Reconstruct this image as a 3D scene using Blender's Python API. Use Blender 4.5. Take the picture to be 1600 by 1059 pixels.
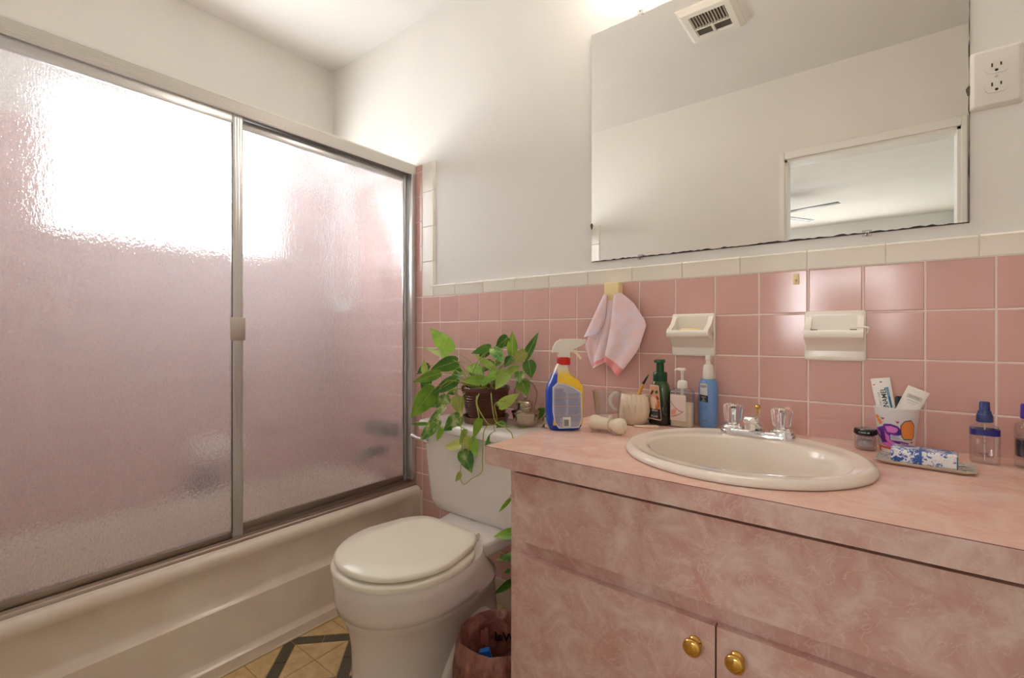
import bpy, bmesh, math, random
from mathutils import Vector, Matrix
random.seed(7)
for o in list(bpy.data.objects): bpy.data.objects.remove(o)
SC = bpy.context.scene
COL = SC.collection
PI = math.pi
sin, cos = math.sin, math.cos

# ---------------------------------------------------------------- camera, light, exposure
cam_d = bpy.data.cameras.new('camera'); cam = bpy.data.objects.new('camera', cam_d); COL.objects.link(cam)
cam.location = (1.428, -1.3516, 1.0099)
cam.rotation_euler = (PI/2, 0, 0.660138)
cam_d.sensor_fit = 'HORIZONTAL'; cam_d.sensor_width = 36.0
cam_d.lens = 733.123/1600*36
cam_d.shift_y = -0.00473
cam_d.clip_start = 0.02
SC.camera = cam
world = bpy.data.worlds.new('world'); SC.world = world; world.use_nodes = True
bg = world.node_tree.nodes['Background']; bg.inputs[0].default_value = (0.85, 0.93, 1.0, 1); bg.inputs[1].default_value = 1.0
WINDOW_POWER = 10.0        # daylight on the obscure bathroom window pane
BEDROOM_POWER = 26.0       # daylight on the bedroom window
FILL_POWER = 7.5            # unseen bedroom side window added as fill light
BULB_POWER = 19.0          # warm vanity bulbs above the mirror
vs = SC.view_settings
vs.view_transform = 'Standard'; vs.look = 'None'; vs.gamma = 1.0; vs.use_curve_mapping = False
vs.exposure = 0.72
cy = SC.cycles
cy.use_denoising = True
cy.max_bounces = 14; cy.diffuse_bounces = 6; cy.glossy_bounces = 6; cy.transmission_bounces = 12; cy.transparent_max_bounces = 8
cy.sample_clamp_indirect = 6.0
cy.caustics_reflective = True; cy.caustics_refractive = True

# ---------------------------------------------------------------- materials
def s2l(c):
    return tuple((x/12.92 if x <= 0.04045 else ((x+0.055)/1.055)**2.4) for x in c)
def rgb(r, g, b): return (*s2l((r/255, g/255, b/255)), 1)
_M = {}
def mat(name, col, rough=0.5, metal=0.0, spec=0.5, trans=0.0, ior=1.45, coat=0.0, sss=0.0, sheen=0.0, emis=None, estr=0.0, alpha=1.0):
    if name in _M: return _M[name]
    m = bpy.data.materials.new(name); m.use_nodes = True
    p = m.node_tree.nodes['Principled BSDF']; I = p.inputs
    I['Base Color'].default_value = col; I['Roughness'].default_value = rough; I['Metallic'].default_value = metal
    I['Specular IOR Level'].default_value = spec; I['Transmission Weight'].default_value = trans; I['IOR'].default_value = ior
    I['Coat Weight'].default_value = coat; I['Sheen Weight'].default_value = sheen; I['Alpha'].default_value = alpha
    if sss: I['Subsurface Weight'].default_value = sss; I['Subsurface Scale'].default_value = 0.01
    if emis: I['Emission Color'].default_value = emis; I['Emission Strength'].default_value = estr
    _M[name] = m
    return m
def nd(m, t, **kw):
    n = m.node_tree.nodes.new(t)
    for k, v in kw.items(): setattr(n, k, v)
    return n
def lk(m, a, b): m.node_tree.links.new(a, b)
def P_(m): return m.node_tree.nodes['Principled BSDF']
def coords(m, scale=(1, 1, 1), kind='Object'):
    tc = nd(m, 'ShaderNodeTexCoord'); mp = nd(m, 'ShaderNodeMapping'); mp.inputs['Scale'].default_value = scale
    lk(m, tc.outputs[kind], mp.inputs[0]); return mp.outputs[0]
def noise(m, vec, scale, detail=4, rough=0.5, dist=0.0):
    n = nd(m, 'ShaderNodeTexNoise'); n.inputs['Scale'].default_value = scale; n.inputs['Detail'].default_value = detail
    n.inputs['Roughness'].default_value = rough; n.inputs['Distortion'].default_value = dist
    if vec is not None: lk(m, vec, n.inputs['Vector'])
    return n.outputs['Fac']
def ramp(m, fac, stops):
    r = nd(m, 'ShaderNodeValToRGB'); e = r.color_ramp.elements
    while len(e) < len(stops): e.new(0.5)
    for i, (p, c) in enumerate(stops): e[i].position = p; e[i].color = c if len(c) == 4 else (*c, 1)
    lk(m, fac, r.inputs[0]); return r.outputs[0]
def bump(m, h, strength=0.2, dist=0.002, target=None):
    b = nd(m, 'ShaderNodeBump'); b.inputs['Strength'].default_value = strength; b.inputs['Distance'].default_value = dist
    lk(m, h, b.inputs['Height'])
    lk(m, b.outputs[0], (target or P_(m)).inputs['Normal'])
def mixc(m, fac, a, b, mode='MIX'):
    n = nd(m, 'ShaderNodeMix', data_type='RGBA', blend_type=mode)
    for s, v in ((n.inputs[0], fac), (n.inputs[6], a), (n.inputs[7], b)):
        if hasattr(v, 'is_output'): lk(m, v, s)
        else: s.default_value = v
    return n.outputs[2]

def paint(name, col, sc=60, st=0.12, rough=0.6):
    m = mat(name, col, rough); v = coords(m)
    n = noise(m, v, sc, 5, 0.6); bump(m, n, st, 0.003)
    n2 = noise(m, v, 2.2, 3)
    c = ramp(m, n2, [(0.3, tuple(x*0.955 for x in col[:3])), (0.7, tuple(min(1, x*1.0) for x in col[:3]))])
    lk(m, c, P_(m).inputs['Base Color']); return m
def ceramic(name, col, var=0.05, rough=0.12):
    m = mat(name, col, rough, spec=0.5)
    oi = nd(m, 'ShaderNodeObjectInfo')
    ge = nd(m, 'ShaderNodeNewGeometry'); v = ge.outputs['Position']; n = noise(m, v, 9, 2)
    ad = nd(m, 'ShaderNodeMath', operation='MULTIPLY_ADD'); lk(m, oi.outputs['Random'], ad.inputs[0]); ad.inputs[1].default_value = 0.7; lk(m, n, ad.inputs[2])
    c = ramp(m, ad.outputs[0], [(0.3, tuple(x*(1-var) for x in col[:3])), (1.0, tuple(min(1, x*(1+var)) for x in col[:3]))])
    lk(m, c, P_(m).inputs['Base Color'])
    b = noise(m, v, 16, 2); bump(m, b, 0.05, 0.004)
    return m
WALL = paint('white_paint', rgb(230, 226, 219), 70, 0.15)
CEIL = paint('ceiling_paint', rgb(236, 233, 227), 45, 0.18, 0.8)
BED = paint('bedroom_paint', rgb(204, 200, 192), 90, 0.4, 0.8)
TRIM = mat('trim_paint', rgb(232, 229, 222), 0.35)
PINK = ceramic('pink_tile_glaze', rgb(212, 168, 158), 0.04, 0.13)
CREAM = ceramic('white_tile_glaze', rgb(244, 238, 226), 0.03, 0.14)
BASEW = ceramic('base_tile_glaze', rgb(196, 182, 164), 0.05, 0.25)
GROUT = mat('pink_grout', rgb(242, 226, 218), 0.8)
GROUTW = mat('dirty_floor_grout', rgb(214, 196, 160), 0.7)
PORC = mat('porcelain', rgb(234, 222, 208), 0.09, coat=0.3)
PORCW = mat('toilet_porcelain', rgb(228, 220, 214), 0.10, coat=0.3)
SEAT = mat('seat_plastic', rgb(234, 228, 210), 0.22)
ENAM = mat('tub_enamel', rgb(232, 220, 206), 0.16)
n_ = noise(ENAM, coords(ENAM), 5, 5, 0.6)
lk(ENAM, ramp(ENAM, n_, [(0.3, rgb(226, 210, 192)), (0.62, rgb(234, 224, 210))]), P_(ENAM).inputs['Base Color'])
CHROME = mat('chrome', (0.86, 0.87, 0.88, 1), 0.06, 1.0)
ALU = mat('satin_aluminium', rgb(214, 214, 214), 0.28, 0.75)
ALU2 = mat('pale_header_aluminium', rgb(230, 227, 222), 0.42, 0.15)
ALUD = mat('dark_channel', rgb(120, 110, 104), 0.45, 0.6)
BRASS = mat('polished_brass', rgb(226, 178, 92), 0.14, 1.0)
MIRR = mat('mirror_silver', (0.86, 0.85, 0.82, 1), 0.0, 1.0)
BLACK = mat('black_plastic', (0.012, 0.012, 0.014, 1), 0.3)
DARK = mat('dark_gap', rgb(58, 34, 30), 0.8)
IVORY = mat('ivory_plastic', rgb(236, 214, 160), 0.35)
WHITEP = mat('white_plastic', rgb(236, 232, 222), 0.28)
OUTLET = mat('outlet_plastic', rgb(226, 220, 210), 0.35)

def laminate(name, base, light, dark, rough):
    m = mat(name, base, rough, spec=0.5)
    v = coords(m)
    a = noise(m, v, 13.0, 6, 0.66, 0.7)
    c1 = ramp(m, a, [(0.36, dark), (0.5, base), (0.66, light)])
    b = noise(m, v, 24.0, 4, 0.55, 1.2)
    s = nd(m, 'ShaderNodeMath', operation='SUBTRACT'); lk(m, b, s.inputs[0]); s.inputs[1].default_value = 0.5
    ab = nd(m, 'ShaderNodeMath', operation='ABSOLUTE'); lk(m, s.outputs[0], ab.inputs[0])
    veins = ramp(m, ab.outputs[0], [(0.0, (0.6, 0.6, 0.6)), (0.020, (0.0, 0.0, 0.0))])
    c2 = mixc(m, veins, c1, light)
    lk(m, c2, P_(m).inputs['Base Color']); return m
LAM = laminate('pink_marbled_laminate', rgb(204, 166, 155), rgb(220, 194, 184), rgb(196, 148, 137), 0.35)
LAMT = laminate('pink_marbled_counter', rgb(228, 188, 172), rgb(232, 202, 188), rgb(224, 178, 160), 0.2)

# obscure shower glass: hammered, hazy
def shower_glass():
    m = bpy.data.materials.new('obscure_glass'); m.use_nodes = True; nt = m.node_tree; nt.nodes.clear()
    out = nd(m, 'ShaderNodeOutputMaterial')
    rf = nd(m, 'ShaderNodeBsdfRefraction'); rf.inputs['Roughness'].default_value = 0.16; rf.inputs['IOR'].default_value = 1.3
    rf.inputs['Color'].default_value = (0.95, 0.95, 0.96, 1)
    gl = nd(m, 'ShaderNodeBsdfGlossy'); gl.inputs['Roughness'].default_value = 0.16
    tr = nd(m, 'ShaderNodeBsdfTranslucent'); tr.inputs['Color'].default_value = (0.93, 0.93, 0.95, 1)
    v = coords(m)
    v2 = coords(m, (1, 1, 0.35))
    a = noise(m, v, 95, 3, 0.6); b = noise(m, v2, 190, 2, 0.6)
    ad = nd(m, 'ShaderNodeMath', operation='MULTIPLY_ADD'); lk(m, b, ad.inputs[0]); ad.inputs[1].default_value = 0.9; lk(m, a, ad.inputs[2])
    bp = nd(m, 'ShaderNodeBump'); bp.inputs['Strength'].default_value = 0.6; bp.inputs['Distance'].default_value = 0.0026
    lk(m, ad.outputs[0], bp.inputs['Height'])
    for n in (rf, gl, tr): lk(m, bp.outputs[0], n.inputs['Normal'])
    m1 = nd(m, 'ShaderNodeMixShader'); b3 = noise(m, v2, 330, 2, 0.6); mr0 = nd(m, 'ShaderNodeMapRange'); lk(m, b3, mr0.inputs[0]); mr0.inputs[1].default_value = .3; mr0.inputs[2].default_value = .7; mr0.inputs[3].default_value = .07; mr0.inputs[4].default_value = .27; lk(m, mr0.outputs[0], m1.inputs[0]); lk(m, rf.outputs[0], m1.inputs[1]); lk(m, tr.outputs[0], m1.inputs[2])
    m2 = nd(m, 'ShaderNodeMixShader'); m2.inputs[0].default_value = 0.05; lk(m, m1.outputs[0], m2.inputs[1]); lk(m, gl.outputs[0], m2.inputs[2])
    lk(m, m2.outputs[0], out.inputs[0]); return m
OBSC = shower_glass()
def clear_glass(name, tint=(1, 1, 1, 1), gloss=0.12, rough=0.02):
    m = bpy.data.materials.new(name); m.use_nodes = True; nt = m.node_tree; nt.nodes.clear()
    out = nd(m, 'ShaderNodeOutputMaterial'); t = nd(m, 'ShaderNodeBsdfTransparent'); t.inputs[0].default_value = tint
    g = nd(m, 'ShaderNodeBsdfGlossy'); g.inputs['Roughness'].default_value = rough
    lw = nd(m, 'ShaderNodeLayerWeight'); lw.inputs[0].default_value = 0.35
    k = nd(m, 'ShaderNodeMath', operation='MULTIPLY_ADD'); lk(m, lw.outputs['Facing'], k.inputs[0]); k.inputs[1].default_value = 0.5; k.inputs[2].default_value = gloss*0.4
    mx = nd(m, 'ShaderNodeMixShader'); lk(m, k.outputs[0], mx.inputs[0]); lk(m, t.outputs[0], mx.inputs[1]); lk(m, g.outputs[0], mx.inputs[2])
    lk(m, mx.outputs[0], out.inputs[0]); return m
CLEAR = clear_glass('clear_thin_glass', (0.93, 0.93, 0.94, 1))
CLEARP = clear_glass('clear_plastic', (0.90, 0.89, 0.90, 1), 0.15, 0.06)
ACRYL = mat('acrylic', (1, 1, 1, 1), 0.02, trans=1.0, ior=1.49)
def glow(name, col, strength):
    return mat(name, (0.8, 0.8, 0.8, 1), 0.6, emis=col, estr=strength)

# ---------------------------------------------------------------- builders
def tag(o, label=None, cat=None, group=None, kind=None):
    if label: o['label'] = label
    if cat: o['category'] = cat
    if group: o['group'] = group
    if kind: o['kind'] = kind
    return o
def thing(name, label, cat, loc=(0, 0, 0), rz=0.0, group=None, kind=None):
    o = bpy.data.objects.new(name, None); COL.objects.link(o); o.empty_display_size = 0.02
    o.location = loc; o.rotation_euler = (0, 0, rz)
    return tag(o, label, cat, group, kind)
def mesh_obj(name, me, m=None, parent=None, smooth=None, ang=35):
    if m is not None and not me.materials: me.materials.append(m)
    o = bpy.data.objects.new(name, me); COL.objects.link(o)
    if parent is not None: o.parent = parent
    return o
def obj(name, bm, m, parent=None, smooth=True, ang=38, label=None):
    bmesh.ops.recalc_face_normals(bm, faces=bm.faces[:])
    if smooth:
        for f in bm.faces: f.smooth = True
        lim = math.radians(ang)
        for e in bm.edges:
            if len(e.link_faces) == 2 and e.calc_face_angle(0) > lim: e.smooth = False
    me = bpy.data.meshes.new(name); bm.to_mesh(me); bm.free()
    ms = m if isinstance(m, (list, tuple)) else [m]
    for x in ms: me.materials.append(x)
    o = bpy.data.objects.new(name, me); COL.objects.link(o)
    if parent is not None: o.parent = parent
    if label: o['label'] = label
    return o
def BM(): return bmesh.new()
def box(bm, x0, x1, y0, y1, z0, z1, bev=0.0, seg=2):
    r = bmesh.ops.create_cube(bm, size=1.0); vs_ = r['verts']
    for v in vs_:
        v.co = Vector((x0 + (v.co.x+0.5)*(x1-x0), y0 + (v.co.y+0.5)*(y1-y0), z0 + (v.co.z+0.5)*(z1-z0)))
    if bev > 0:
        es = list({e for v in vs_ for e in v.link_edges})
        bmesh.ops.bevel(bm, geom=es, offset=bev, segments=seg, profile=0.5, affect='EDGES')
    return bm
def bx(name, m, parent, x0, x1, y0, y1, z0, z1, bev=0.0, label=None, seg=2, smooth=True):
    return obj(name, box(BM(), x0, x1, y0, y1, z0, z1, bev, seg), m, parent, smooth=smooth and bev > 0, label=label)
def loft(bm, rings, cap0=True, cap1=True, closed=True):
    vr = [[bm.verts.new(p) for p in r] for r in rings]
    n = len(vr[0])
    for a, b in zip(vr[:-1], vr[1:]):
        for i in range(n if closed else n-1):
            j = (i+1) % n
            bm.faces.new((a[i], a[j], b[j], b[i]))
    if closed and cap0: bm.faces.new(vr[0][::-1])
    if closed and cap1: bm.faces.new(vr[-1])
    return vr
def ring(cx, cy, z, rx, ry=None, n=32, e=2.0):
    ry = rx if ry is None else ry; out = []
    for i in range(n):
        t = 2*PI*i/n; c, s = cos(t), sin(t)
        out.append(Vector((cx + rx*math.copysign(abs(c)**(2/e), c), cy + ry*math.copysign(abs(s)**(2/e), s), z)))
    return out
def lathe(bm, prof, seg=32, cx=0, cy=0, cap0=True, cap1=True):
    loft(bm, [ring(cx, cy, z, max(r, 1e-5), n=seg) for r, z in prof], cap0, cap1); return bm
def smoothpath(pts, k=6):
    P = [Vector(p) for p in pts]; out = []
    for i in range(len(P)-1):
        p0 = P[max(i-1, 0)]; p1 = P[i]; p2 = P[i+1]; p3 = P[min(i+2, len(P)-1)]
        for j in range(k):
            t = j/k
            out.append(0.5*((2*p1) + (p2-p0)*t + (2*p0-5*p1+4*p2-p3)*t*t + (3*p1-p0-3*p2+p3)*t*t*t))
    out.append(P[-1]); return out
def tube(bm, pts, r, seg=8, caps=True):
    P = [Vector(p) for p in pts]; rs = r if isinstance(r, (list, tuple)) else [r]*len(P)
    up = Vector((0, 0, 1)); rings = []
    prev = None
    for i, p in enumerate(P):
        d = (P[min(i+1, len(P)-1)] - P[max(i-1, 0)]).normalized()
        if prev is None:
            a = d.cross(up)
            if a.length < 1e-3: a = d.cross(Vector((1, 0, 0)))
        else:
            a = prev - d*prev.dot(d)
        a.normalize(); prev = a; b = d.cross(a)
        rings.append([p + (a*cos(2*PI*k/seg) + b*sin(2*PI*k/seg))*rs[i] for k in range(seg)])
    loft(bm, rings, caps, caps); return bm
def prism(bm, poly, y0, y1):            # poly in local x-z, extruded along y
    a = [bm.verts.new((x, y0, z)) for x, z in poly]; b = [bm.verts.new((x, y1, z)) for x, z in poly]
    n = len(poly)
    bm.faces.new(a); bm.faces.new(b[::-1])
    for i in range(n): bm.faces.new((a[i], b[i], b[(i+1) % n], a[(i+1) % n]))
    return bm
def bevel_all(bm, off, seg=2, angmin=30):
    es = [e for e in bm.edges if len(e.link_faces) == 2 and e.calc_face_angle(0) > math.radians(angmin)]
    bmesh.ops.bevel(bm, geom=es, offset=off, segments=seg, profile=0.5, affect='EDGES', clamp_overlap=True); return bm
def textbm(body, size, ext=0.0002, align='CENTER', bold=0.0):
    cu = bpy.data.curves.new('t', 'FONT'); cu.body = body; cu.size = size; cu.align_x = align; cu.align_y = 'CENTER'
    cu.extrude = ext; cu.offset = bold; cu.resolution_u = 2
    o = bpy.data.objects.new('t', cu); COL.objects.link(o)
    dg = bpy.context.evaluated_depsgraph_get(); dg.update()
    me = bpy.data.meshes.new_from_object(o.evaluated_get(dg))
    bm = BM(); bm.from_mesh(me)
    bpy.data.objects.remove(o); bpy.data.curves.remove(cu); bpy.data.meshes.remove(me)
    return bm
def place_text(bm, fn):                 # fn maps (u right, v up, d outwards) to a point
    for v in bm.verts: v.co = fn(v.co.x, v.co.y, v.co.z)
    return bm
def flat(cx, y, cz, rot=0.0, mirror=False):    # lettering on a plane facing -y
    def f(u, v, d):
        uu = -u if mirror else u
        return Vector((cx + uu*cos(rot) - v*sin(rot), y - 0.0002 - d, cz + uu*sin(rot) + v*cos(rot)))
    return f
def patch(bm, poly, fn, th=0.0004, grid=None):  # flat print: polygon u,v list lifted by th
    vs_ = [bm.verts.new(fn(u, v, th)) for u, v in poly]; bm.faces.new(vs_); return bm
def rrect(x0, x1, z0, z1, r, k=4):
    out = []
    for cx, cz, a0 in ((x1-r, z1-r, 0), (x0+r, z1-r, PI/2), (x0+r, z0+r, PI), (x1-r, z0+r, 1.5*PI)):
        for i in range(k+1):
            a = a0 + PI/2*i/k; out.append((cx + r*cos(a), cz + r*sin(a)))
    return out
# ---------------------------------------------------------------- room shell
XL, XR, YB, YF, ZC = -0.80, 1.95, 0.0, -1.48, 2.37
def struct(name, bm, m, parent=None, smooth=False):
    o = obj(name, bm, m, parent, smooth=smooth)
    if parent is None: o['kind'] = 'structure'
    return o
wall_back = struct('wall_back', box(BM(), XL-0.15, XR+0.1, 0.008, 0.12, -0.05, ZC), WALL)
wall_right = struct('wall_right', box(BM(), XR, XR+0.1, YF, 0.008, -0.05, ZC), WALL)
WY0, WY1, WZ0, WZ1 = -1.06, -0.29, 1.37, 1.90     # window opening in the left wall
bm = BM()
for a in ((YF-0.1, WY0, -0.05, ZC), (WY1, 0.008, -0.05, ZC), (WY0, WY1, -0.05, WZ0), (WY0, WY1, WZ1, ZC)):
    box(bm, XL-0.14, XL-0.008, *a)
wall_left = struct('wall_left', bm, WALL)
DX0, DX1, DZ = 1.047, 1.722, 1.925
bm = BM()
for a in ((XL-0.14, DX0, -0.05, ZC), (DX1, XR+0.1, -0.05, ZC), (DX0, DX1, DZ, ZC)):
    box(bm, a[0], a[1], YF-0.11, YF-0.008, a[2], a[3])
wall_front = struct('wall_front', bm, WALL)
ceiling = struct('ceiling', box(BM(), XL-0.14, XR+0.1, YF-0.11, 0.12, ZC, ZC+0.1), CEIL)
# door casing and the open door leaf
bm = BM()
for a in ((DX0-0.024, DX0, 0, DZ+0.04), (DX1, DX1+0.02, 0, DZ+0.04), (DX0, DX1, DZ, DZ+0.04)):
    box(bm, a[0], a[1], YF-0.008, YF+0.012, a[2], a[3], 0.003)
for a in ((DX0-0.024, DX0, 0, DZ+0.04), (DX1, DX1+0.02, 0, DZ+0.04), (DX0, DX1, DZ, DZ+0.04)):
    box(bm, a[0], a[1], YF-0.128, YF-0.11, a[2], a[3], 0.003)
box(bm, DX0, DX0+0.012, YF-0.11, YF-0.002, 0, DZ); box(bm, DX1-0.012, DX1, YF-0.11, YF-0.002, 0, DZ); box(bm, DX0, DX1, YF-0.11, YF-0.002, DZ-0.012, DZ)
struct('trim_1', bm, TRIM)
d1 = struct('door_1', box(BM(), 1.752, 1.787, YF+0.03, -0.80, 0.012, 1.945, 0.002), TRIM)
bm = BM(); tube(bm, [(1.752, -0.87, 0.95), (1.735, -0.87, 0.95), (1.72, -0.87, 0.95)], [0.012, 0.012, 0.016], 14); lathe(bm, [(0.001, 0), (0.001, 0.0001)], 6, 1.745, -0.87)
obj('door_knob', bm, BRASS, d1)
# window 1
w1 = struct('window_1', BM(), TRIM)
bm = BM()
for a in ((WY0, WY0+0.03, WZ0, WZ1), (WY1-0.03, WY1, WZ0, WZ1), (WY0+0.03, WY1-0.03, WZ0, WZ0+0.03), (WY0+0.03, WY1-0.03, WZ1-0.03, WZ1)):
    box(bm, XL-0.10, XL-0.06, *a, 0.002)
obj('window_frame', bm, TRIM, w1)
bx('window_sill', CREAM, w1, XL-0.13, XL+0.004, WY0+0.001, WY1-0.001, WZ0-0.004, WZ0+0.008, 0.003)
bx('pane', glow('daylit_obscure_pane', (0.93, 0.97, 1.0, 1), WINDOW_POWER), w1, XL-0.088, XL-0.082, WY0+0.03, WY1-0.03, WZ0+0.03, WZ1-0.03)
# bedroom seen through the doorway in the mirror
BY = -5.7
struct('floor_bedroom', box(BM(), -1.2, 2.1, BY, YF-0.112, -0.05, 0.0), mat('bedroom_floor', rgb(170, 150, 125), 0.6))
struct('ceiling_bedroom', box(BM(), -1.2, 2.1, BY, YF-0.112, ZC, ZC+0.1), BED)
bm = BM()
for a in ((BY, -4.6, -0.05, ZC), (-2.9, YF-0.112, -0.05, ZC), (-4.6, -2.9, -0.05, 0.8), (-4.6, -2.9, 2.0, ZC)): box(bm, -1.3, -1.2, *a)
struct('wall_bedroom_left', bm, BED)
w3 = struct('added_window_3', BM(), TRIM)  # added window, never in view; its glowing pane brightens the bedroom by bounce
bm = BM()
for a in ((-4.6, -4.56, .8, 2.0), (-2.94, -2.9, .8, 2.0), (-4.56, -2.94, .8, .84), (-4.56, -2.94, 1.96, 2.0), (-3.77, -3.73, .84, 1.96)): box(bm, -1.28, -1.22, *a)
obj('window_frame', bm, TRIM, w3)
bx('pane', glow('added_fill_pane', (0.93, 0.96, 1.0, 1), FILL_POWER), w3, -1.255, -1.25, -4.57, -2.93, .83, 1.97)
struct('wall_bedroom_right', box(BM(), 2.1, 2.2, BY, YF-0.112, -0.05, ZC), mat('bedroom_blue_wall', rgb(204, 210, 206), 0.7))
bm = BM()
WB = (0.55, 1.66, 0.95, 1.81)
for a in ((-1.3, WB[0], -0.05, ZC), (WB[1], 2.2, -0.05, ZC), (WB[0], WB[1], -0.05, WB[2]), (WB[0], WB[1], WB[3], ZC)):
    box(bm, a[0], a[1], BY-0.12, BY, a[2], a[3])
struct('wall_bedroom_far', bm, BED)
w2 = struct('window_2', BM(), TRIM)
bm = BM()
for a in ((WB[0], WB[0]+0.04, WB[2], WB[3]), (WB[1]-0.04, WB[1], WB[2], WB[3]), (WB[0]+0.04, WB[1]-0.04, WB[2], WB[2]+0.04), (WB[0]+0.04, WB[1]-0.04, WB[3]-0.04, WB[3]), (1.065, 1.105, WB[2]+0.04, WB[3]-0.04)):
    box(bm, a[0], a[1], BY-0.07, BY-0.02, a[2], a[3], 0.003)
obj('window_frame', bm, TRIM, w2)
bx('pane', glow('daylit_bedroom_pane', (0.95, 0.97, 1.0, 1), BEDROOM_POWER), w2, WB[0]+0.03, WB[1]-0.03, BY-0.05, BY-0.045, WB[2]+0.03, WB[3]-0.03)

rs = thing('added_roller_shade', 'beige roller shade added to mask the bedroom window in the tile reflections', 'window shade', (1.17, BY-.012, 1.66))  # unseen shade added to shape the window glow mirrored in the tiles
bx('shade_cloth', mat('shade_cloth', rgb(196, 180, 160), .9), rs, -.40, .40, -.002, .0, -.70, .0)
bm = BM(); tube(bm, [(-.40, -.004, .0), (.40, -.004, .0)], .018, 14); obj('roller', bm, _M['shade_cloth'], rs)

# ---------------------------------------------------------------- wall tiles
T = 0.108; G = 0.0032; ZT = 1.1689
_tm = {}
def tile_mesh(w, h, m, d=0.0065, rnd=0.0022):
    k = (round(w, 4), round(h, 4), m.name, d, rnd)
    if k in _tm: return _tm[k]
    bm = BM(); a, b = w/2-G/2, h/2-G/2
    def rr(i, y): return [Vector((x, y, z)) for x, z in ((-a+i, -b+i), (a-i, -b+i), (a-i, b-i), (-a+i, b-i))]
    loft(bm, [rr(0, d), rr(0, rnd*0.8), rr(rnd*0.35, rnd*0.22), rr(rnd, 0)], True, True)
    bmesh.ops.recalc_face_normals(bm, faces=bm.faces[:])
    me = bpy.data.meshes.new('tile'); bm.to_mesh(me); bm.free(); me.materials.append(m)
    _tm[k] = me; return me
def tile(name, parent, w, h, m, loc, rz=0.0, tilt=0.0035, **kw):
    o = bpy.data.objects.new(name, tile_mesh(w, h, m, **kw)); COL.objects.link(o); o.parent = parent
    o.location = loc; o.rotation_euler = (random.uniform(-tilt, tilt), 0, rz + random.uniform(-tilt, tilt))
    return o
def grout(parent, m=GROUT, *b): bx('grout', m, parent, *b)
XT = -T                                          # edge of the pink tile beside the shower
grout(wall_back, GROUT, XL, XR, 0.0016, 0.008, 0.0, ZT)
for i in range(-1, 18):
    xa = i*T; xb = min(xa+T, XR)
    for k in range(10):
        zb = ZT-k*T; za = max(zb-T, 0.1)
        if zb-za < 0.01: continue
        if xa >= 0.80 and zb < 0.72: continue
        tile('wall_tile', wall_back, xb-xa, zb-za, PINK, ((xa+xb)/2, 0, (za+zb)/2))
for i in range(0, 8):                            # white base tiles
    xa = -0.08+i*0.1175
    tile('base_tile', wall_back, 0.1175, 0.1, BASEW, (xa+0.0587, -0.002, 0.05))
# rounded cap tiles along the top
def cap_mesh(L, H, D, m, ends=False):
    k = ('cap', round(L, 4), round(H, 4), D, m.name)
    if k in _tm: return _tm[k]
    bm = BM(); prof = [(0.004, -H/2+0.0012), (-0.0006, -H/2+0.0012), (-0.001, -H/2+0.003)]
    r = D
    for i in range(7):
        a = PI/2*i/6; prof.append((-0.002-0.004*min(1, i/2)+ (r+0.004)*(1-cos(a)), H/2-r+r*sin(a)-0.0006))
    prof.append((0.012, H/2-0.0006))
    rings = []
    for x, s in ((-L/2+0.0012, 0.0012), (-L/2+0.0024, 0), (L/2-0.0024, 0), (L/2-0.0012, 0.0012)):
        rings.append([Vector((x, y+s, z)) for y, z in prof])
    loft(bm, rings, True, True)
    bmesh.ops.recalc_face_normals(bm, faces=bm.faces[:])
    for f in bm.faces: f.smooth = True
    for e in bm.edges:
        if len(e.link_faces) == 2 and e.calc_face_angle(0) > 0.7: e.smooth = False
    me = bpy.data.meshes.new('cap_tile'); bm.to_mesh(me); bm.free(); me.materials.append(m); _tm[k] = me; return me
ZCAP = 1.217
i = 0; x = -0.0625
while x < XR:
    L = min(0.1507, XR-x)
    o = bpy.data.objects.new('cap_tile', cap_mesh(L, ZCAP-ZT, 0.011, CREAM)); COL.objects.link(o); o.parent = wall_back
    o.location = (x+L/2, 0, (ZT+ZCAP)/2); o.rotation_euler = (random.uniform(-.006, .006), 0, random.uniform(-.002, .002)); x += 0.1507
bx('grout', mat('white_grout', rgb(226, 220, 206), 0.8), wall_back, -T, XR, 0.001, 0.008, ZT-0.001, ZCAP-0.004)
# white edge tiles running up beside the shower
ZS = 1.738
zz = ZT
while zz < ZS-0.01:
    h = min(0.148, ZS-zz)
    o = bpy.data.objects.new('edge_tile', cap_mesh(h, 0.076, 0.012, CREAM)); COL.objects.link(o); o.parent = wall_back
    o.rotation_euler = (0, PI/2, 0); o.location = (-0.0695, 0.0, zz+h/2)
    zz += h
bx('grout', _M['white_grout'], wall_back, -T, -0.034, 0.001, 0.008, ZCAP-0.004, ZS-0.002)
# shower surround tiles: back wall, left wall (around the window), front wall
def cells(a0, a1, first, step, extra=()):
    ls = {round(a0, 5), round(a1, 5)}; v = first
    while v < a1: 
        if v > a0: ls.add(round(v, 5))
        v += step
    for e in extra:
        if a0 < e < a1:
            ls = {l for l in ls if abs(l-e) > 0.008}; ls.add(round(e, 5))
    ls = sorted(ls); return [(p, q_) for p, q_ in zip(ls[:-1], ls[1:]) if q_-p > 0.006]
zrows = cells(0.34, ZS, ZT-8*T, T)
grout(wall_back, GROUT, XL, -T, 0.0016, 0.008, ZT, ZS-0.003)
for xa, xb in cells(XL, -T, -8*T, T):
    for za, zb in zrows:
        tile('wall_tile', wall_back, xb-xa, zb-za, PINK, ((xa+xb)/2, 0, (za+zb)/2))
grout(wall_left, GROUT, XL-0.008, XL-0.0016, YF, 0, 0.3, WZ0); grout(wall_left, GROUT, XL-0.008, XL-0.0016, YF, WY0, WZ0, ZS); grout(wall_left, GROUT, XL-0.008, XL-0.0016, WY1, 0, WZ0, ZS)
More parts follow.
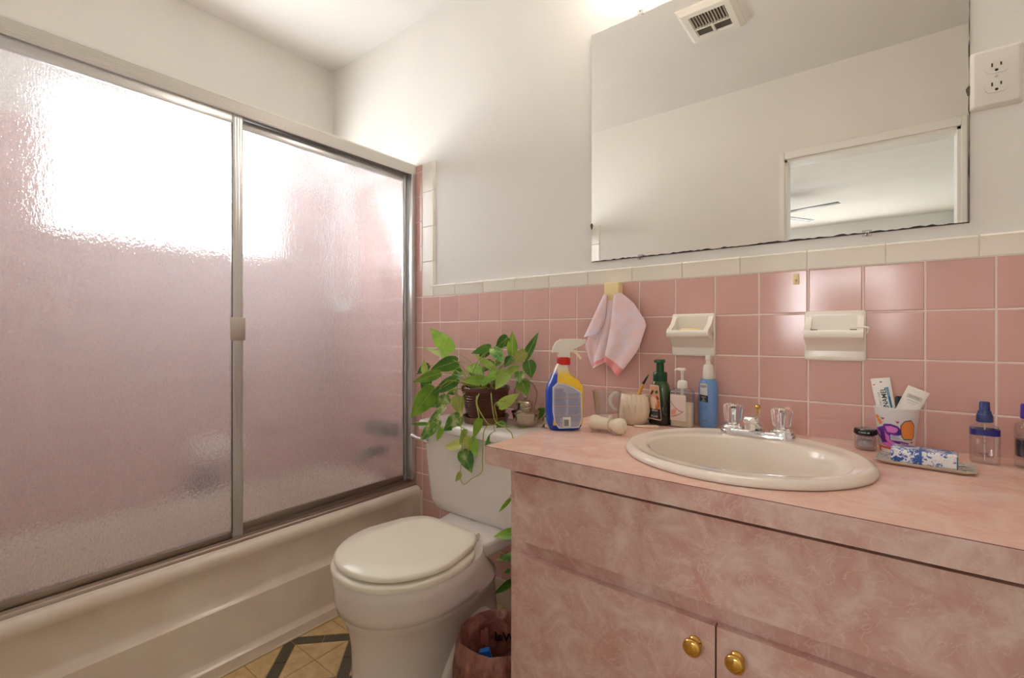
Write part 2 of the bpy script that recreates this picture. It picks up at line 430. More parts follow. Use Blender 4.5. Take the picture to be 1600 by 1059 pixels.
for ya, yb in cells(YF, 0, -14*T, T, (WY0, WY1)):
    for za, zb in cells(0.34, ZS, ZT-8*T, T, (WZ0,)):
        if ya > WY0-0.001 and yb < WY1+0.001 and za > WZ0-0.001: continue
        tile('wall_tile', wall_left, yb-ya, zb-za, PINK, (XL, (ya+yb)/2, (za+zb)/2), PI/2)
grout(wall_front, GROUT, XL, -0.11, YF-0.008, YF-0.0016, 0.3, ZS)
for xa, xb in cells(XL, -T, -8*T, T):
    for za, zb in zrows:
        if za < 0.8: continue
        tile('wall_tile', wall_front, xb-xa, zb-za, PINK, ((xa+xb)/2, YF, (za+zb)/2), PI)
zz = ZT
while zz < ZS-0.01:
    h = min(0.148, ZS-zz)
    o = bpy.data.objects.new('edge_tile', cap_mesh(h, 0.076, 0.012, CREAM)); COL.objects.link(o); o.parent = wall_front
    o.rotation_euler = (0, PI/2, 0); o.location = (-0.0695, YF-0.004, zz+h/2); o.rotation_euler = (0, -PI/2, PI); zz += h

# ---------------------------------------------------------------- floor: diagonal cream panels and dark strips
floor = struct('floor', box(BM(), XL-0.14, XR+0.1, YF-0.112, 0.12, -0.05, -0.0016), GROUTW)
FC = mat('cream_vinyl', rgb(214, 184, 134), 0.35)
n1 = noise(FC, coords(FC), 26, 5, 0.6)
lk(FC, ramp(FC, n1, [(0.3, rgb(196, 164, 112)), (0.6, rgb(220, 192, 144)), (0.8, rgb(226, 204, 162))]), P_(FC).inputs['Base Color'])
FD = mat('dark_fleck_vinyl', rgb(84, 80, 66), 0.35)
n1 = noise(FD, coords(FD), 420, 2, 0.5)
lk(FD, ramp(FD, n1, [(0.35, rgb(52, 48, 40)), (0.6, rgb(104, 98, 82)), (0.72, rgb(150, 142, 122))]), P_(FD).inputs['Base Color'])
FL = mat('vinyl_line', rgb(186, 150, 98), 0.5)
def clip(poly, rect):
    x0, x1, y0, y1 = rect
    for ax, lim, sgn in ((0, x0, 1), (0, x1, -1), (1, y0, 1), (1, y1, -1)):
        out = []
        for i in range(len(poly)):
            p, q_ = poly[i-1], poly[i]; a, b = sgn*(p[ax]-lim), sgn*(q_[ax]-lim)
            if (a >= 0) != (b >= 0):
                t = a/(a-b); out.append((p[0]+t*(q_[0]-p[0]), p[1]+t*(q_[1]-p[1])))
            if b >= 0: out.append(q_)
        poly = out
        if len(poly) < 3: return None
    return poly
R_F = (-0.10, XR, YF, -0.001)
def slab(name, poly, m, z1=0.0, parent=floor, rect=R_F):
    poly = clip(poly, rect)
    if not poly: return
    area = abs(sum(poly[i-1][0]*poly[i][1]-poly[i][0]*poly[i-1][1] for i in range(len(poly))))/2
    if area < 2e-5: return
    bm = BM(); lo = [bm.verts.new((x, y, -0.004)) for x, y in poly]; hi = [bm.verts.new((x, y, z1)) for x, y in poly]
    bm.faces.new(hi); bm.faces.new(lo[::-1])
    for i in range(len(poly)): bm.faces.new((lo[i-1], lo[i], hi[i], hi[i-1]))
    return obj(name, bm, m, parent, smooth=False)
PS = 0.29                       # pitch in (x+y) and (x-y)
A0, B0, W2 = -0.67, 0.485, 0.0245   # strip half width in s,d units
def XY(s, d): return ((s+d)/2, (s-d)/2)
for i in range(-5, 12):
    for j in range(-5, 12):
        s0 = A0+i*PS; d0 = B0+j*PS; g = 0.003
        a, b, c, d = s0+W2+g, s0+PS-W2-g, d0+W2+g, d0+PS-W2-g
        mx, my = (a+b)/2, (c+d)/2; l = 0.0035
        for q4 in (((a, c), (b, c), 0, -1), ((b, c), (b, d), 1, 0), ((b, d), (a, d), 0, 1), ((a, d), (a, c), -1, 0)):
            pa, pb, ux, uy = q4      # four triangles divided by the diagonal lines
            def pull(p): return (p[0] + (mx-p[0])*0.012 + (0 if ux else math.copysign(l, mx-p[0])), p[1] + (my-p[1])*0.012 + (0 if uy else math.copysign(l, my-p[1])))
            pa2 = pull(pa); pb2 = pull(pb); pc = (mx+ux*l*1.2, my+uy*l*1.2)
            slab('floor_panel', [XY(*pa2), XY(*pb2), XY(*pc)], FC)
        h = PS/2
        for st in ([(s0-W2, d0-W2*0+0.002), (s0, d0+W2*0+0.002)],): pass
        def strip(vert):
            for k in (0, 1):
                lo = 0.0 if k == 0 else h+g/2; hi = h-g/2 if k == 0 else PS
                if vert:      # along d at s0, mitred at the crossings
                    if k == 0: p = [(s0, d0+g), (s0+W2, d0+W2+g), (s0+W2, d0+hi), (s0-W2, d0+hi), (s0-W2, d0+W2+g)]
                    else: p = [(s0-W2, d0+lo), (s0+W2, d0+lo), (s0+W2, d0+PS-W2-g), (s0, d0+PS-g), (s0-W2, d0+PS-W2-g)]
                else:
                    if k == 0: p = [(s0+g, d0), (s0+W2+g, d0-W2), (s0+hi, d0-W2), (s0+hi, d0+W2), (s0+W2+g, d0+W2)]
                    else: p = [(s0+lo, d0-W2), (s0+PS-W2-g, d0-W2), (s0+PS-g, d0), (s0+PS-W2-g, d0+W2), (s0+lo, d0+W2)]
                slab('floor_strip', [XY(*t) for t in p], FD, 0.0002)
        strip(True); strip(False)
bm = BM(); box(bm, XL, XR, YF, 0, -0.0035, -0.0012); obj('vinyl_backing', bm, FL, floor, smooth=False)

# ---------------------------------------------------------------- ceiling vent, bedroom fan, vanity light
cv = thing('ceiling_vent', 'white square ceiling vent with dark louvres, seen in the mirror', 'vent', (0.867, -0.76, ZC))
bm = BM(); loft(bm, [[Vector((sx*a, sy*b, z)) for sx, sy in ((-1, -1), (1, -1), (1, 1), (-1, 1))] for a, b, z in ((.112, .128, 0), (.112, .128, -.006), (.095, .11, -.022), (.072, .082, -.022), (.068, .078, -.012))], True, False)
obj('cover', bm, WHITEP, cv)
bx('vent_opening', mat('vent_shadow', rgb(96, 86, 76), 0.8), cv, -.072, .072, -.082, .082, -.013, -.010)
for k in range(12):
    xx = -.066+k*.012
    bx('louvre', mat('louvre_plastic', rgb(190, 180, 166), 0.5), cv, xx-.0016, xx+.0016, -.012, .080, -.0225, -.013)
bx('centre_bar', WHITEP, cv, -.072, .072, -.018, -.012, -.0235, -.013); bx('centre_bar', WHITEP, cv, -.005, .005, -.08, -.018, -.0235, -.013)
bx('centre_bar', WHITEP, cv, -.072, .072, -.084, -.078, -.0235, -.013)
fan = thing('ceiling_fan', 'dark thin-bladed ceiling fan in the bedroom, reflected in the mirror', 'ceiling fan', (0.58, -3.95, 2.2))
bm = BM(); lathe(bm, [(.02, .17), (.02, .06), (.09, .05), (.11, .0), (.09, -.05), (.03, -.06)], 24); obj('motor', bm, BLACK, fan)
for k in range(5):
    a = 0.23+k*2*PI/5; bm = BM(); box(bm, .08, .60, -.035, .035, -.003, .003, .002)
    for v in bm.verts: v.co = Matrix.Rotation(a, 3, 'Z') @ (Matrix.Rotation(0.03, 3, 'X') @ v.co)
    obj('blade', bm, mat('fan_blade', rgb(70, 62, 58), 0.5), fan)
vl = thing('vanity_light', 'chrome bar light with round warm bulbs above the mirror', 'light', (1.04, 0.008, 2.16))
bx('back_bar', CHROME, vl, -.30, .30, -.03, 0, -.045, .045, .004)
for k in range(4):
    x0 = -.225+k*.15
    bm = BM(); tube(bm, [(x0, -.03, 0), (x0, -.05, 0)], .018, 16); obj('socket', bm, CHROME, vl)
    bm = BM(); bmesh.ops.create_uvsphere(bm, u_segments=20, v_segments=12, radius=.038)
    for v in bm.verts: v.co += Vector((x0, -.085, 0))
    obj('bulb', bm, glow('warm_bulb', (1.0, 0.89, 0.77, 1), BULB_POWER), vl)

# ---------------------------------------------------------------- mirror
mr = thing('wall_mirror', 'large frameless wall mirror with a chipped edge above the pink tile', 'mirror', (0, 0, 0))
MX0, MX1, MZ0, MZ1 = 0.702, 1.581, 1.2435, 1.975
def jag(n0, a, b, amp, seedv):
    random.seed(seedv); n = n0; return [(a+(b-a)*i/n, (random.random()**2)*amp if 0 < i < n else 0) for i in range(n+1)]
out = []
out += [(x, MZ0+d) for x, d in jag(90, MX0, MX1, 0.0035, 3)]
out += [(MX1-d, z) for z, d in jag(50, MZ0, MZ1, 0.002, 4)][1:]
out += [(x, MZ1-d) for x, d in jag(40, MX1, MX0, 0.002, 5)][1:]
out += [(MX0+d, z) for z, d in jag(30, MZ1, MZ0, 0.0008, 6)][1:-1]
bm = BM(); prism(bm, out, 0.0022, 0.0045); obj('glass', bm, MIRR, mr, smooth=False)
bx('backing', mat('mirror_backing', rgb(62, 54, 48), 0.7), mr, MX0-0.0006, MX1+0.0008, 0.0046, 0.0078, MZ0-0.0012, MZ1)
for nx, nz in ((0.7025, 1.357), (1.580, 1.515)):
    bm = BM(); prism(bm, [(nx+.004*cos(t)*(1+.3*sin(3*t)), nz+.010*sin(t)) for t in [k*PI/6 for k in range(12)]], 0.0012, 0.0021)
    obj('desilvered_chip', bm, mat('desilvered_spot', rgb(92, 84, 72), 0.7), mr)
for cx_, cz_ in ((0.868, MZ0), (1.411, MZ0), (0.868, MZ1), (1.411, MZ1)):
    s = 1 if cz_ == MZ0 else -1
    cl = obj('mirror_clip', box(BM(), cx_-.009, cx_+.009, -.0022, .0012, cz_-.010 if s > 0 else cz_-.006, cz_+.006 if s > 0 else cz_+.010, .0012), CLEARP, mr)
    bm = BM(); tube(bm, [(cx_, -.0022, cz_-s*.006), (cx_, -.0034, cz_-s*.006)], .0026, 10); obj('screw', bm, mat('screw_metal', rgb(120, 112, 104), .4, .8), cl)

# ---------------------------------------------------------------- outlet
ou = thing('power_outlet', 'white double power outlet on the wall at the mirror edge', 'outlet', (1.6195, 0.008, 1.5305))
bm = BM(); loft(bm, [[Vector((x, y, z)) for x, z in rrect(-a, a, -b, b, .004, 3)] for a, b, y in ((.0385, .0600, 0), (.0385, .0600, -.004), (.0372, .0585, -.0085), (.034, .0555, -.0105), (.0330, .0545, -.0125), (.031, .0525, -.013))], True, True)
obj('cover_plate', bm, OUTLET, ou, ang=60)
for zc in (.0195, -.0195):
    pl = []
    for k in range(40):
        t = 2*PI*k/40; pl.append((.0172*cos(t), max(-.0128, min(.0128, .0172*sin(t)))))
    bm = BM(); prism(bm, [(x, zc+z) for x, z in pl], -.0131, -.0146); rc = obj('receptacle', bm, OUTLET, ou, smooth=False)
    for sx, w, h in ((-.0064, .0012, .0038), (.0064, .0012, .0032)):
        bx('slot', BLACK, rc, sx-w, sx+w, -.0149, -.0140, zc+.0035-h, zc+.0035+h)
    bm = BM(); tube(bm, [(0, -.0140, zc-.0075), (0, -.0149, zc-.0075)], .0026, 12); obj('ground_hole', bm, BLACK, rc)
bm = BM(); tube(bm, [(0, -.0128, 0), (0, -.0140, 0)], .0026, 12); obj('screw', bm, mat('painted_screw', rgb(200, 192, 182), .4), ou)
# ---------------------------------------------------------------- bathtub
def rr3(cx, cy, hx, hy, r, z, k=7):
    return [Vector((cx+x, cy+y, z)) for x, y in rrect(-hx, hx, -hy, hy, r, k)]
tub = thing('bathtub', 'cream enamel bathtub with a ridged apron behind the sliding shower doors', 'bathtub', (0, 0, 0))
bm = BM(); tcx, tcy = (-0.797-0.130)/2, -0.740
loft(bm, [rr3(tcx, tcy, .3335, .7375, .01, .330), rr3(tcx, tcy, .3335, .7375, .01, .352), rr3(tcx, tcy, .330, .734, .012, .3585),
          rr3(tcx-.004, tcy, .285, .680, .12, .3585), rr3(tcx-.004, tcy, .277, .672, .12, .353), rr3(tcx-.004, tcy, .270, .660, .12, .335),
          rr3(tcx-.004, tcy, .255, .630, .11, .20), rr3(tcx-.004, tcy, .235, .600, .10, .11), rr3(tcx-.004, tcy, .19, .55, .09, .075), rr3(tcx-.004, tcy, .05, .3, .04, .07)], False, True)
obj('basin', bm, ENAM, tub, ang=70)
prof = [(-.100, 0), (-.1015, .031), (-.117, .042), (-.1185, .050), (-.1185, .186), (-.136, .200), (-.1385, .212), (-.1385, .268), (-.134, .295), (-.123, .316), (-.118, .328), (-.1185, .341), (-.124, .351), (-.134, .357), (-.150, .3585)]
bm = BM(); rings = []
for y, b in ((-1.478, 1), (-1.45, 1), (-1.44, .9), (-1.42, .1), (-1.40, 0), (-1.0, 0), (-.6, 0), (-.3, 0), (-.085, 0), (-.066, .1), (-.048, .9), (-.038, 1), (-.0015, 1)):
    r = []
    for x, z in prof:
        xe = x if z > .33 else max(x, -.1185)
        r.append(Vector((x*(1-b)+xe*b, y, z)))
    r += [Vector((-.15, y, .0))]
    rings.append(r)
loft(bm, rings, True, True); obj('apron', bm, ENAM, tub, ang=50)
bm = BM(); tube(bm, [(-.0975, -1.478, .002), (-.0975, -.0015, .002)], .004, 6); obj('caulk_bead', bm, mat('caulk', rgb(224, 206, 178), .5), tub)
bm = BM(); tube(bm, [(tcx, -.066, .27), (tcx, -.088, .27)], .036, 24); obj('overflow_plate', bm, mat('dull_chrome', rgb(120, 116, 110), .35, .9), tub)

# ---------------------------------------------------------------- shower doors
sf = thing('shower_door_frame', 'aluminium shower door frame on the tub rim, ribbed header on top', 'shower door frame', (0, 0, 0))
hp = [(-.198, 1.742), (-.198, 1.700), (-.188, 1.700), (-.188, 1.735), (-.156, 1.735), (-.156, 1.6975), (-.1495, 1.6975)]
z = 1.7000; hp.append((-.1485, z))
for k in range(9):
    hp += [(-.1485, z+.0008), (-.1470, z+.0014), (-.1470, z+.0032), (-.1485, z+.0038)]; z += .0042
hp += [(-.1490, 1.742)]
def yprism(poly, y0, y1):
    bm = BM(); loft(bm, [[Vector((x, y0, z)) for x, z in poly], [Vector((x, y1, z)) for x, z in poly]], True, True); return bm
obj('header', yprism(hp, -1.4785, -.001), ALU2, sf, smooth=False)
bx('channel', ALUD, sf, -.1875, -.1565, -1.478, -.002, 1.700, 1.7345)
tp = [(-.200, .3590), (-.200, .384), (-.196, .384), (-.196, .366), (-.178, .366), (-.178, .381), (-.174, .381), (-.174, .366), (-.152, .366), (-.152, .3755), (-.1485, .3755), (-.1475, .369), (-.1445, .3665), (-.143, .362), (-.1425, .3590)]
obj('bottom_track', yprism(tp, -1.4785, -.001), mat('dirty_aluminium', rgb(176, 160, 148), .38, .8), sf, smooth=False)
for y0, y1 in ((-.024, -.001), (-1.4785, -1.4555)):
    bm = BM(); box(bm, -.200, -.147, y0, y1, .384, 1.6995, .002); obj('jamb', bm, ALU, sf)
def panel(name, label, x0, x1, y0, y1, pull):
    p = thing(name, label, 'shower door', (0, 0, 0), group=None)
    z0, z1 = .368, 1.698; s = .0085 if False else .0
    zb = .392 if pull == 'L' else .404
    zt = 1.668
    wst = .031 if pull == 'L' else .016
    bx('glass', OBSC, p, (x0+x1)/2-.002, (x0+x1)/2+.002, y0+.012, y1-.008, zb-.008, zt+.008)
    for a, b in ((y1-wst, y1), (y0, y0+.02)):
        bm = BM(); box(bm, x0, x1, a, b, z0, z1, .0015)
        if a > y0+.1:
            n = 3 if pull == 'L' else 1
            for k in range(n): box(bm, x1-.0005, x1+.0012, a+.006+k*.008, a+.010+k*.008, z0+.01, z1-.01)
        obj('stile', bm, ALU, p)
    bx('bottom_rail', mat('dirty_rail', rgb(150, 136, 122), .4, .8), p, x0+.001, x1-.001, y0+.0205, y1-wst-.0003, z0, zb, .001)
    bm = BM(); box(bm, x0+.001, x1-.001, y0+.0205, y1-wst-.0003, zt, z1, .001); obj('top_rail', bm, ALU, p)
    bm = BM(); box(bm, x1+.0012, x1+.0034, y1-wst-.008, y1+.006 if pull == 'L' else y1-.004, .990, 1.062, .001); obj('finger_pull', bm, mat('pull_metal', rgb(196, 190, 182), .3, .7), p)
    bx('gasket', BLACK, p, x1-.0008, x1+.0003, y1-wst-.0022, y1-wst+.0002, zb, zt)
panel('sliding_shower_door', 'outer sliding obscure glass shower door, the one farther from the toilet', -.1725, -.1560, -1.455, -.7000, 'L')
panel('sliding_shower_door', 'inner sliding obscure glass shower door nearest the toilet', -.1945, -.1800, -.7230, -.0250, 'R')

# shower fittings behind the glass
sv = thing('shower_valve', 'blurred chrome tub tap with two handles behind the shower glass', 'tap', (-.37, -.001, .58))
DCH = _M['dull_chrome']
for dx in (-.075, 0, .075):
    bm = BM(); tube(bm, [(dx, 0, 0), (dx, -.012, 0), (dx, -.022, 0), (dx, -.03, 0), (dx, -.05, 0), (dx, -.052, 0)], [.034, .032, .014, .022, .026, .01], 20); obj('handle', bm, DCH, sv)
sp = thing('tub_spout', 'blurred chrome tub spout below the tap behind the glass', 'tub spout', (-.37, -.001, .475))
bm = BM(); tube(bm, smoothpath([(0, 0, 0), (0, -.05, .004), (0, -.10, 0), (0, -.125, -.025)], 4), .022, 16); obj('spout', bm, DCH, sp)
hs = thing('shower_hose', 'pale looped handheld shower hose blurred behind the inner door', 'shower hose', (0, 0, 0))
bm = BM(); tube(bm, smoothpath([(-.60, -.05, 1.82), (-.61, -.07, 1.70), (-.63, -.09, 1.50), (-.64, -.10, 1.32), (-.61, -.10, 1.19), (-.545, -.10, 1.125), (-.48, -.10, 1.17), (-.455, -.10, 1.30), (-.48, -.09, 1.46), (-.53, -.08, 1.60), (-.56, -.07, 1.72)], 8), .013, 12)
HOSE = mat('white_hose', rgb(236, 234, 230), .4)
obj('hose', bm, HOSE, hs)
bm = BM(); tube(bm, [(-.60, -.001, 1.83), (-.60, -.05, 1.83), (-.575, -.09, 1.80)], [.022, .012, .012], 14); obj('shower_arm', bm, DCH, hs)
bm = BM(); tube(bm, [(-.56, -.07, 1.72), (-.565, -.085, 1.78), (-.57, -.10, 1.81), (-.56, -.14, 1.80)], [.012, .014, .03, .036], 16); obj('shower_head', bm, HOSE, hs)
wd = thing('wall_soap_dish', 'white soap ledge with a dark bottle niche blurred behind the outer door', 'soap dish', (XL+.001, -.55, .53))
bm = BM(); box(bm, 0, .07, -.08, .08, -.01, .012, .006); box(bm, 0, .012, -.08, .08, -.06, .05, .004); obj('ledge', bm, CREAM, wd)
sb = thing('scrub_brush', 'dark scrubbing brush blurred on the tub ledge behind the outer door', 'brush', (-.765, -.60, .3605))
bm = BM(); box(bm, -.02, .02, -.045, .045, 0, .07, .012); obj('bristles', bm, mat('grey_brush', rgb(96, 90, 84), .8), sb)
bx('handle', mat('brush_handle', rgb(120, 112, 104), .5), sb, -.012, .012, -.04, .04, .07, .10, .006)
sd = thing('wall_drain_knob', 'small pinkish round knob on the tiled wall behind the inner door', 'knob', (XL+.001, -.315, .553))
bm = BM(); tube(bm, [(0, 0, 0), (.012, 0, 0), (.02, 0, 0)], [.028, .026, .01], 18); obj('knob_cap', bm, mat('pink_brown_knob', rgb(150, 110, 100), .5), sd)

# ---------------------------------------------------------------- toilet
to = thing('toilet', 'white porcelain toilet with the lid closed, between the tub and the vanity', 'toilet', (.400, 0, 0))
def egg(z, hw, yb, yc, yf, n=48, eb=2.6, ef=2.1):
    out = []
    for i in range(n):
        t = 2*PI*i/n; c, s = cos(t), sin(t); e = eb if s > 0 else ef
        out.append(Vector((hw*math.copysign(abs(c)**(2/e), c), yc + (yb-yc if s > 0 else yc-yf)*math.copysign(abs(s)**(2/e), s), z)))
    return out
bm = BM(); loft(bm, [egg(0, .132, -.17, -.42, -.672, eb=3.5), egg(.012, .132, -.17, -.42, -.672, eb=3.5), egg(.03, .127, -.175, -.42, -.664, eb=3.5), egg(.12, .124, -.18, -.43, -.660, eb=3), egg(.20, .126, -.18, -.44, -.660), egg(.245, .136, -.19, -.45, -.666), egg(.272, .152, -.20, -.46, -.675), egg(.290, .163, -.21, -.47, -.683), egg(.299, .164, -.21, -.47, -.683),
               egg(.303, .175, -.22, -.47, -.692), egg(.325, .180, -.25, -.48, -.696), egg(.365, .182, -.28, -.49, -.698), egg(.385, .183, -.29, -.50, -.700), egg(.394, .178, -.29, -.50, -.695)], True, True)
obj('bowl', bm, PORCW, to, ang=60)
bm = BM()
for s in (-1, 1):
    tube(bm, smoothpath([(s*.112, -.50, .02), (s*.120, -.44, .14), (s*.122, -.36, .20), (s*.110, -.28, .16), (s*.09, -.22, .05)], 5), .022, 10)
obj('trapway', bm, PORCW, to)
bm = BM(); loft(bm, [[Vector((x, y, z)) for x, z in rrect(-w, w, z0, .3945, .012, 4)] for w, y, z0 in ((.105, -.42, .35), (.118, -.34, .345), (.135, -.24, .352), (.15, -.17, .365), (.15, -.05, .37))], True, True)
obj('tank_deck', bm, PORCW, to, ang=50)
bm = BM(); loft(bm, [rr3(-.003, -.115, .17, .075, .03, .386), rr3(-.003, -.115, .195, .085, .035, .390), rr3(-.003, -.115, .222, .094, .035, .402), rr3(-.003, -.115, .236, .098, .032, .428), rr3(-.003, -.1155, .246, .0985, .03, .50), rr3(-.003, -.1155, .262, .0995, .03, .62), rr3(-.003, -.1155, .267, .1, .03, .667)], True, True)
obj('tank', bm, PORCW, to, ang=60)
bm = BM(); loft(bm, [rr3(-.003, -.1175, .270, .103, .03, .6675), rr3(-.003, -.1175, .283, .112, .03, .672), rr3(-.003, -.1175, .284, .113, .03, .692), rr3(-.003, -.1175, .279, .108, .03, .702), rr3(-.003, -.1175, .262, .094, .03, .706)], True, True)
obj('tank_lid', bm, PORCW, to, ang=60)
bm = BM(); tube(bm, [(-.232, -.214, .637), (-.232, -.221, .637), (-.232, -.234, .637), (-.232, -.240, .637)], [.015, .015, .012, .006], 18)
tube(bm, [(-.232, -.232, .637), (-.262, -.240, .641), (-.292, -.240, .646)], [.006, .006, .0075], 10); obj('flush_lever', bm, CHROME, to)
bm = BM(); loft(bm, [egg(.3945, .172, -.34, -.50, -.690), egg(.397, .182, -.335, -.505, -.7015), egg(.407, .183, -.335, -.505, -.7025), egg(.412, .178, -.335, -.505, -.697)], True, True)
obj('seat', bm, SEAT, to, ang=60)
bm = BM(); kk = dict(eb=8)
loft(bm, [egg(.4165, .168, -.332, -.505, -.684, **kk), egg(.4195, .176, -.328, -.505, -.693, **kk), egg(.427, .1765, -.327, -.505, -.6935, **kk), egg(.4325, .170, -.333, -.505, -.686, **kk), egg(.4345, .12, -.36, -.505, -.63, **kk), egg(.435, .02, -.48, -.505, -.52, **kk)], True, True)
for v in bm.verts:
    if v.co.y > -.505: v.co.x *= 1 - .36*((v.co.y+.505)/.178)**2
obj('lid', bm, SEAT, to, ang=60)
for x0 in (-.05, .05): bx('bumper', SEAT, to, x0-.010, x0+.010, -.672, -.660, .4115, .4175, .001)
for x0 in (-.075, .075):
    bm = BM(); tube(bm, [(x0-.018, -.312, .408), (x0+.018, -.312, .408)], .010, 12); obj('hinge', bm, SEAT, to)

# ---------------------------------------------------------------- vanity, counter, sink, faucet
va = thing('vanity_cabinet', 'pink marbled laminate bathroom vanity cabinet under the counter', 'cabinet', (0, 0, 0))
VY = -.530
VX0, VX1 = .788, XR-.003
bm = BM(); box(bm, VX0, VX0+.016, VY+.0165, -.010, .0, .7215)
obj('side_panel', bm, LAM, va, smooth=False)
bm = BM(); zs = (.09, .7215)
for a in ((VX0, .832, .0, .7215), (.832, VX1, .525, .572), (.832, VX1, .0, .10), (1.62, 1.66, .10, .525)):
    box(bm, a[0], a[1], VY, VY+.016, a[2], a[3])
obj('face_frame', bm, LAM, va, smooth=False)
bx('carcass_back', DARK, va, VX0+.017, VX1, VY+.0165, VY+.03, .02, .7205)
def front(name, x0, x1, z0, z1, bt, bb):
    b = .012
    pr = [(VY-.0165, z0+(b if bb else 0)), (VY-.0165, z1-(b if bt else 0)), (VY-.0005, z1), (VY-.0005, z0)]
    bm = BM(); loft(bm, [[Vector((x, y, z)) for y, z in pr] for x in (x0, x1)], True, True)
    return obj(name, bm, LAM, va, smooth=False)
front('drawer_front', .810, VX1, .568, .7110, False, False)
dl = front('door', .812, 1.2205, .085, .535, False, False)
dr = front('door', 1.2235, 1.630, .085, .535, False, False)
d3 = front('door', 1.640, VX1, .085, .535, False, False)
def knob(parent, x, z):
    y = VY-.0165; bm = BM()
    tube(bm, [(x, y, z), (x, y-.003, z), (x, y-.005, z), (x, y-.010, z), (x, y-.013, z), (x, y-.016, z), (x, y-.020, z), (x, y-.0225, z), (x, y-.0235, z)], [.011, .0105, .0065, .006, .0125, .0148, .0145, .0105, .003], 28)
    obj('knob', bm, BRASS, parent, ang=60)
knob(dl, 1.1895, .4965); knob(dr, 1.2545, .497)
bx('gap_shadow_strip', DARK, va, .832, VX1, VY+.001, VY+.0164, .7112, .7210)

CX0, CX1, CY0, CZ0, CZ1 = .743, XR-.002, -.565, .7225, .762
SX, SY, SA, SB = 1.207, -.313, .226, .215
ct = thing('countertop', 'glossy pink marbled laminate countertop with a square edge', 'countertop', (0, 0, 0))
bm = BM(); N = 96; inn, outr = [], []
angs = sorted([2*PI*i/N for i in range(N)] + [math.atan2(y-SY, x-SX) % (2*PI) for x in (CX0, CX1) for y in (CY0, -.0006)])
for t in angs:
    c, s = cos(t), sin(t); inn.append((SX+(SA-.016)*c, SY+(SB-.016)*s))
    k = min([((CX1-SX)/c if c > 1e-9 else (CX0-SX)/c if c < -1e-9 else 1e9), ((-.0006-SY)/s if s > 1e-9 else (CY0-SY)/s if s < -1e-9 else 1e9)])
    outr.append((SX+k*c, SY+k*s))
rr_ = [[Vector((x, y, z)) for x, y in L] for L, z in ((inn, CZ0), (outr, CZ0), (outr, CZ1), (inn, CZ1), (inn, CZ0))]
loft(bm, rr_, False, False); bmesh.ops.remove_doubles(bm, verts=bm.verts, dist=1e-5)
obj('slab', bm, LAMT, ct, smooth=False)
bx('front_edge', LAM, ct, CX0, CX1, CY0-.0012, CY0-.0002, CZ0, CZ1-.0008)
bx('laminate_seam', mat('seam_brown', rgb(120, 72, 62), .6), ct, CX0, CX1, CY0-.0010, CY0, CZ1-.0008, CZ1+.0001)
bx('side_edge', LAM, ct, CX0-.001, CX0-.0001, CY0-.0012, -.001, CZ0, CZ1-.0008)

sk = thing('sink', 'cream oval drop-in sink set in the pink counter', 'sink', (0, 0, 0))
BXc, BYc, BA, BB_ = 1.213, -.327, .184, .146
def el(f, z, dx=0):      # f 0 outer .. 1 bowl edge
    return ring(SX*(1-f)+BXc*f, SY*(1-f)+BYc*f, z, SA*(1-f)+BA*f, SB*(1-f)+BB_*f, 72)
bm = BM()
rings = [ring(SX, SY, .7626, SA-.003, SB-.003, 72), ring(SX, SY, .764, SA-.0003, SB-.0003, 72), ring(SX, SY, .769, SA, SB, 72), ring(SX, SY, .7745, SA-.003, SB-.003, 72), ring(SX, SY, .7775, SA-.009, SB-.009, 72), ring(SX, SY, .7778, SA-.014, SB-.014, 72), ring(SX, SY, .7755, SA-.019, SB-.019, 72), el(.62, .7745), el(.9, .7745), el(1, .773)]
for s, z in ((.985, .769), (.96, .757), (.92, .735), (.85, .700), (.74, .665), (.55, .642), (.3, .634), (.12, .632)):
    rings.append(ring(BXc, BYc, z, BA*s, BB_*s, 72))
rings += [ring(BXc, BYc, .626, BA*.12, BB_*.14, 72)]
loft(bm, rings, False, True); obj('basin', bm, PORC, sk, ang=60)
bm = BM(); lathe(bm, [(.0, .6325), (.021, .6325), (.023, .6335), (.021, .6355), (.014, .6345), (.013, .633), (.002, .633)], 28, BXc, BYc, False, False); obj('drain_ring', bm, CHROME, sk)

fc = thing('faucet', 'chrome centerset faucet with clear acrylic knobs behind the sink bowl', 'faucet', (1.2095, -.148, .7745))
bm = BM(); loft(bm, [rr3(0, 0, .078, .0265, .026, .0), rr3(0, 0, .078, .0265, .026, .009), rr3(0, 0, .0755, .024, .0235, .014), rr3(0, 0, .07, .019, .018, .0155)], True, True)
for s in (-1, 1): lathe(bm, [(.0255, .004), (.0255, .017), (.0235, .021), (.018, .0235), (.012, .0245), (.012, .028)], 28, s*.0505, 0)
obj('base', bm, CHROME, fc, ang=50)
bm = BM(); sec = []
for y, zb, zt, w in ((.018, .012, .030, .017), (.008, .012, .046, .019), (-.012, .014, .053, .0185), (-.035, .024, .056, .0165), (-.058, .034, .0575, .0155), (-.074, .038, .0580, .0150), (-.084, .041, .0565, .0125), (-.089, .045, .053, .0075)):
    sec.append([Vector((x, y, z)) for x, z in rrect(-w, w, zb, zt, min((zt-zb)/2.2, w*.7), 4)])
loft(bm, sec, True, True); obj('spout', bm, CHROME, fc, ang=50)
bm = BM(); lathe(bm, [(.0095, .026), (.0105, .028), (.0105, .042)], 20, 0, -.072); obj('aerator', bm, CHROME, fc)
bm = BM(); lathe(bm, [(.0022, .03), (.0022, .060), (.0045, .062), (.006, .066), (.0045, .070), (.001, .0715)], 16, 0, .014); obj('lift_rod', bm, BRASS, fc)
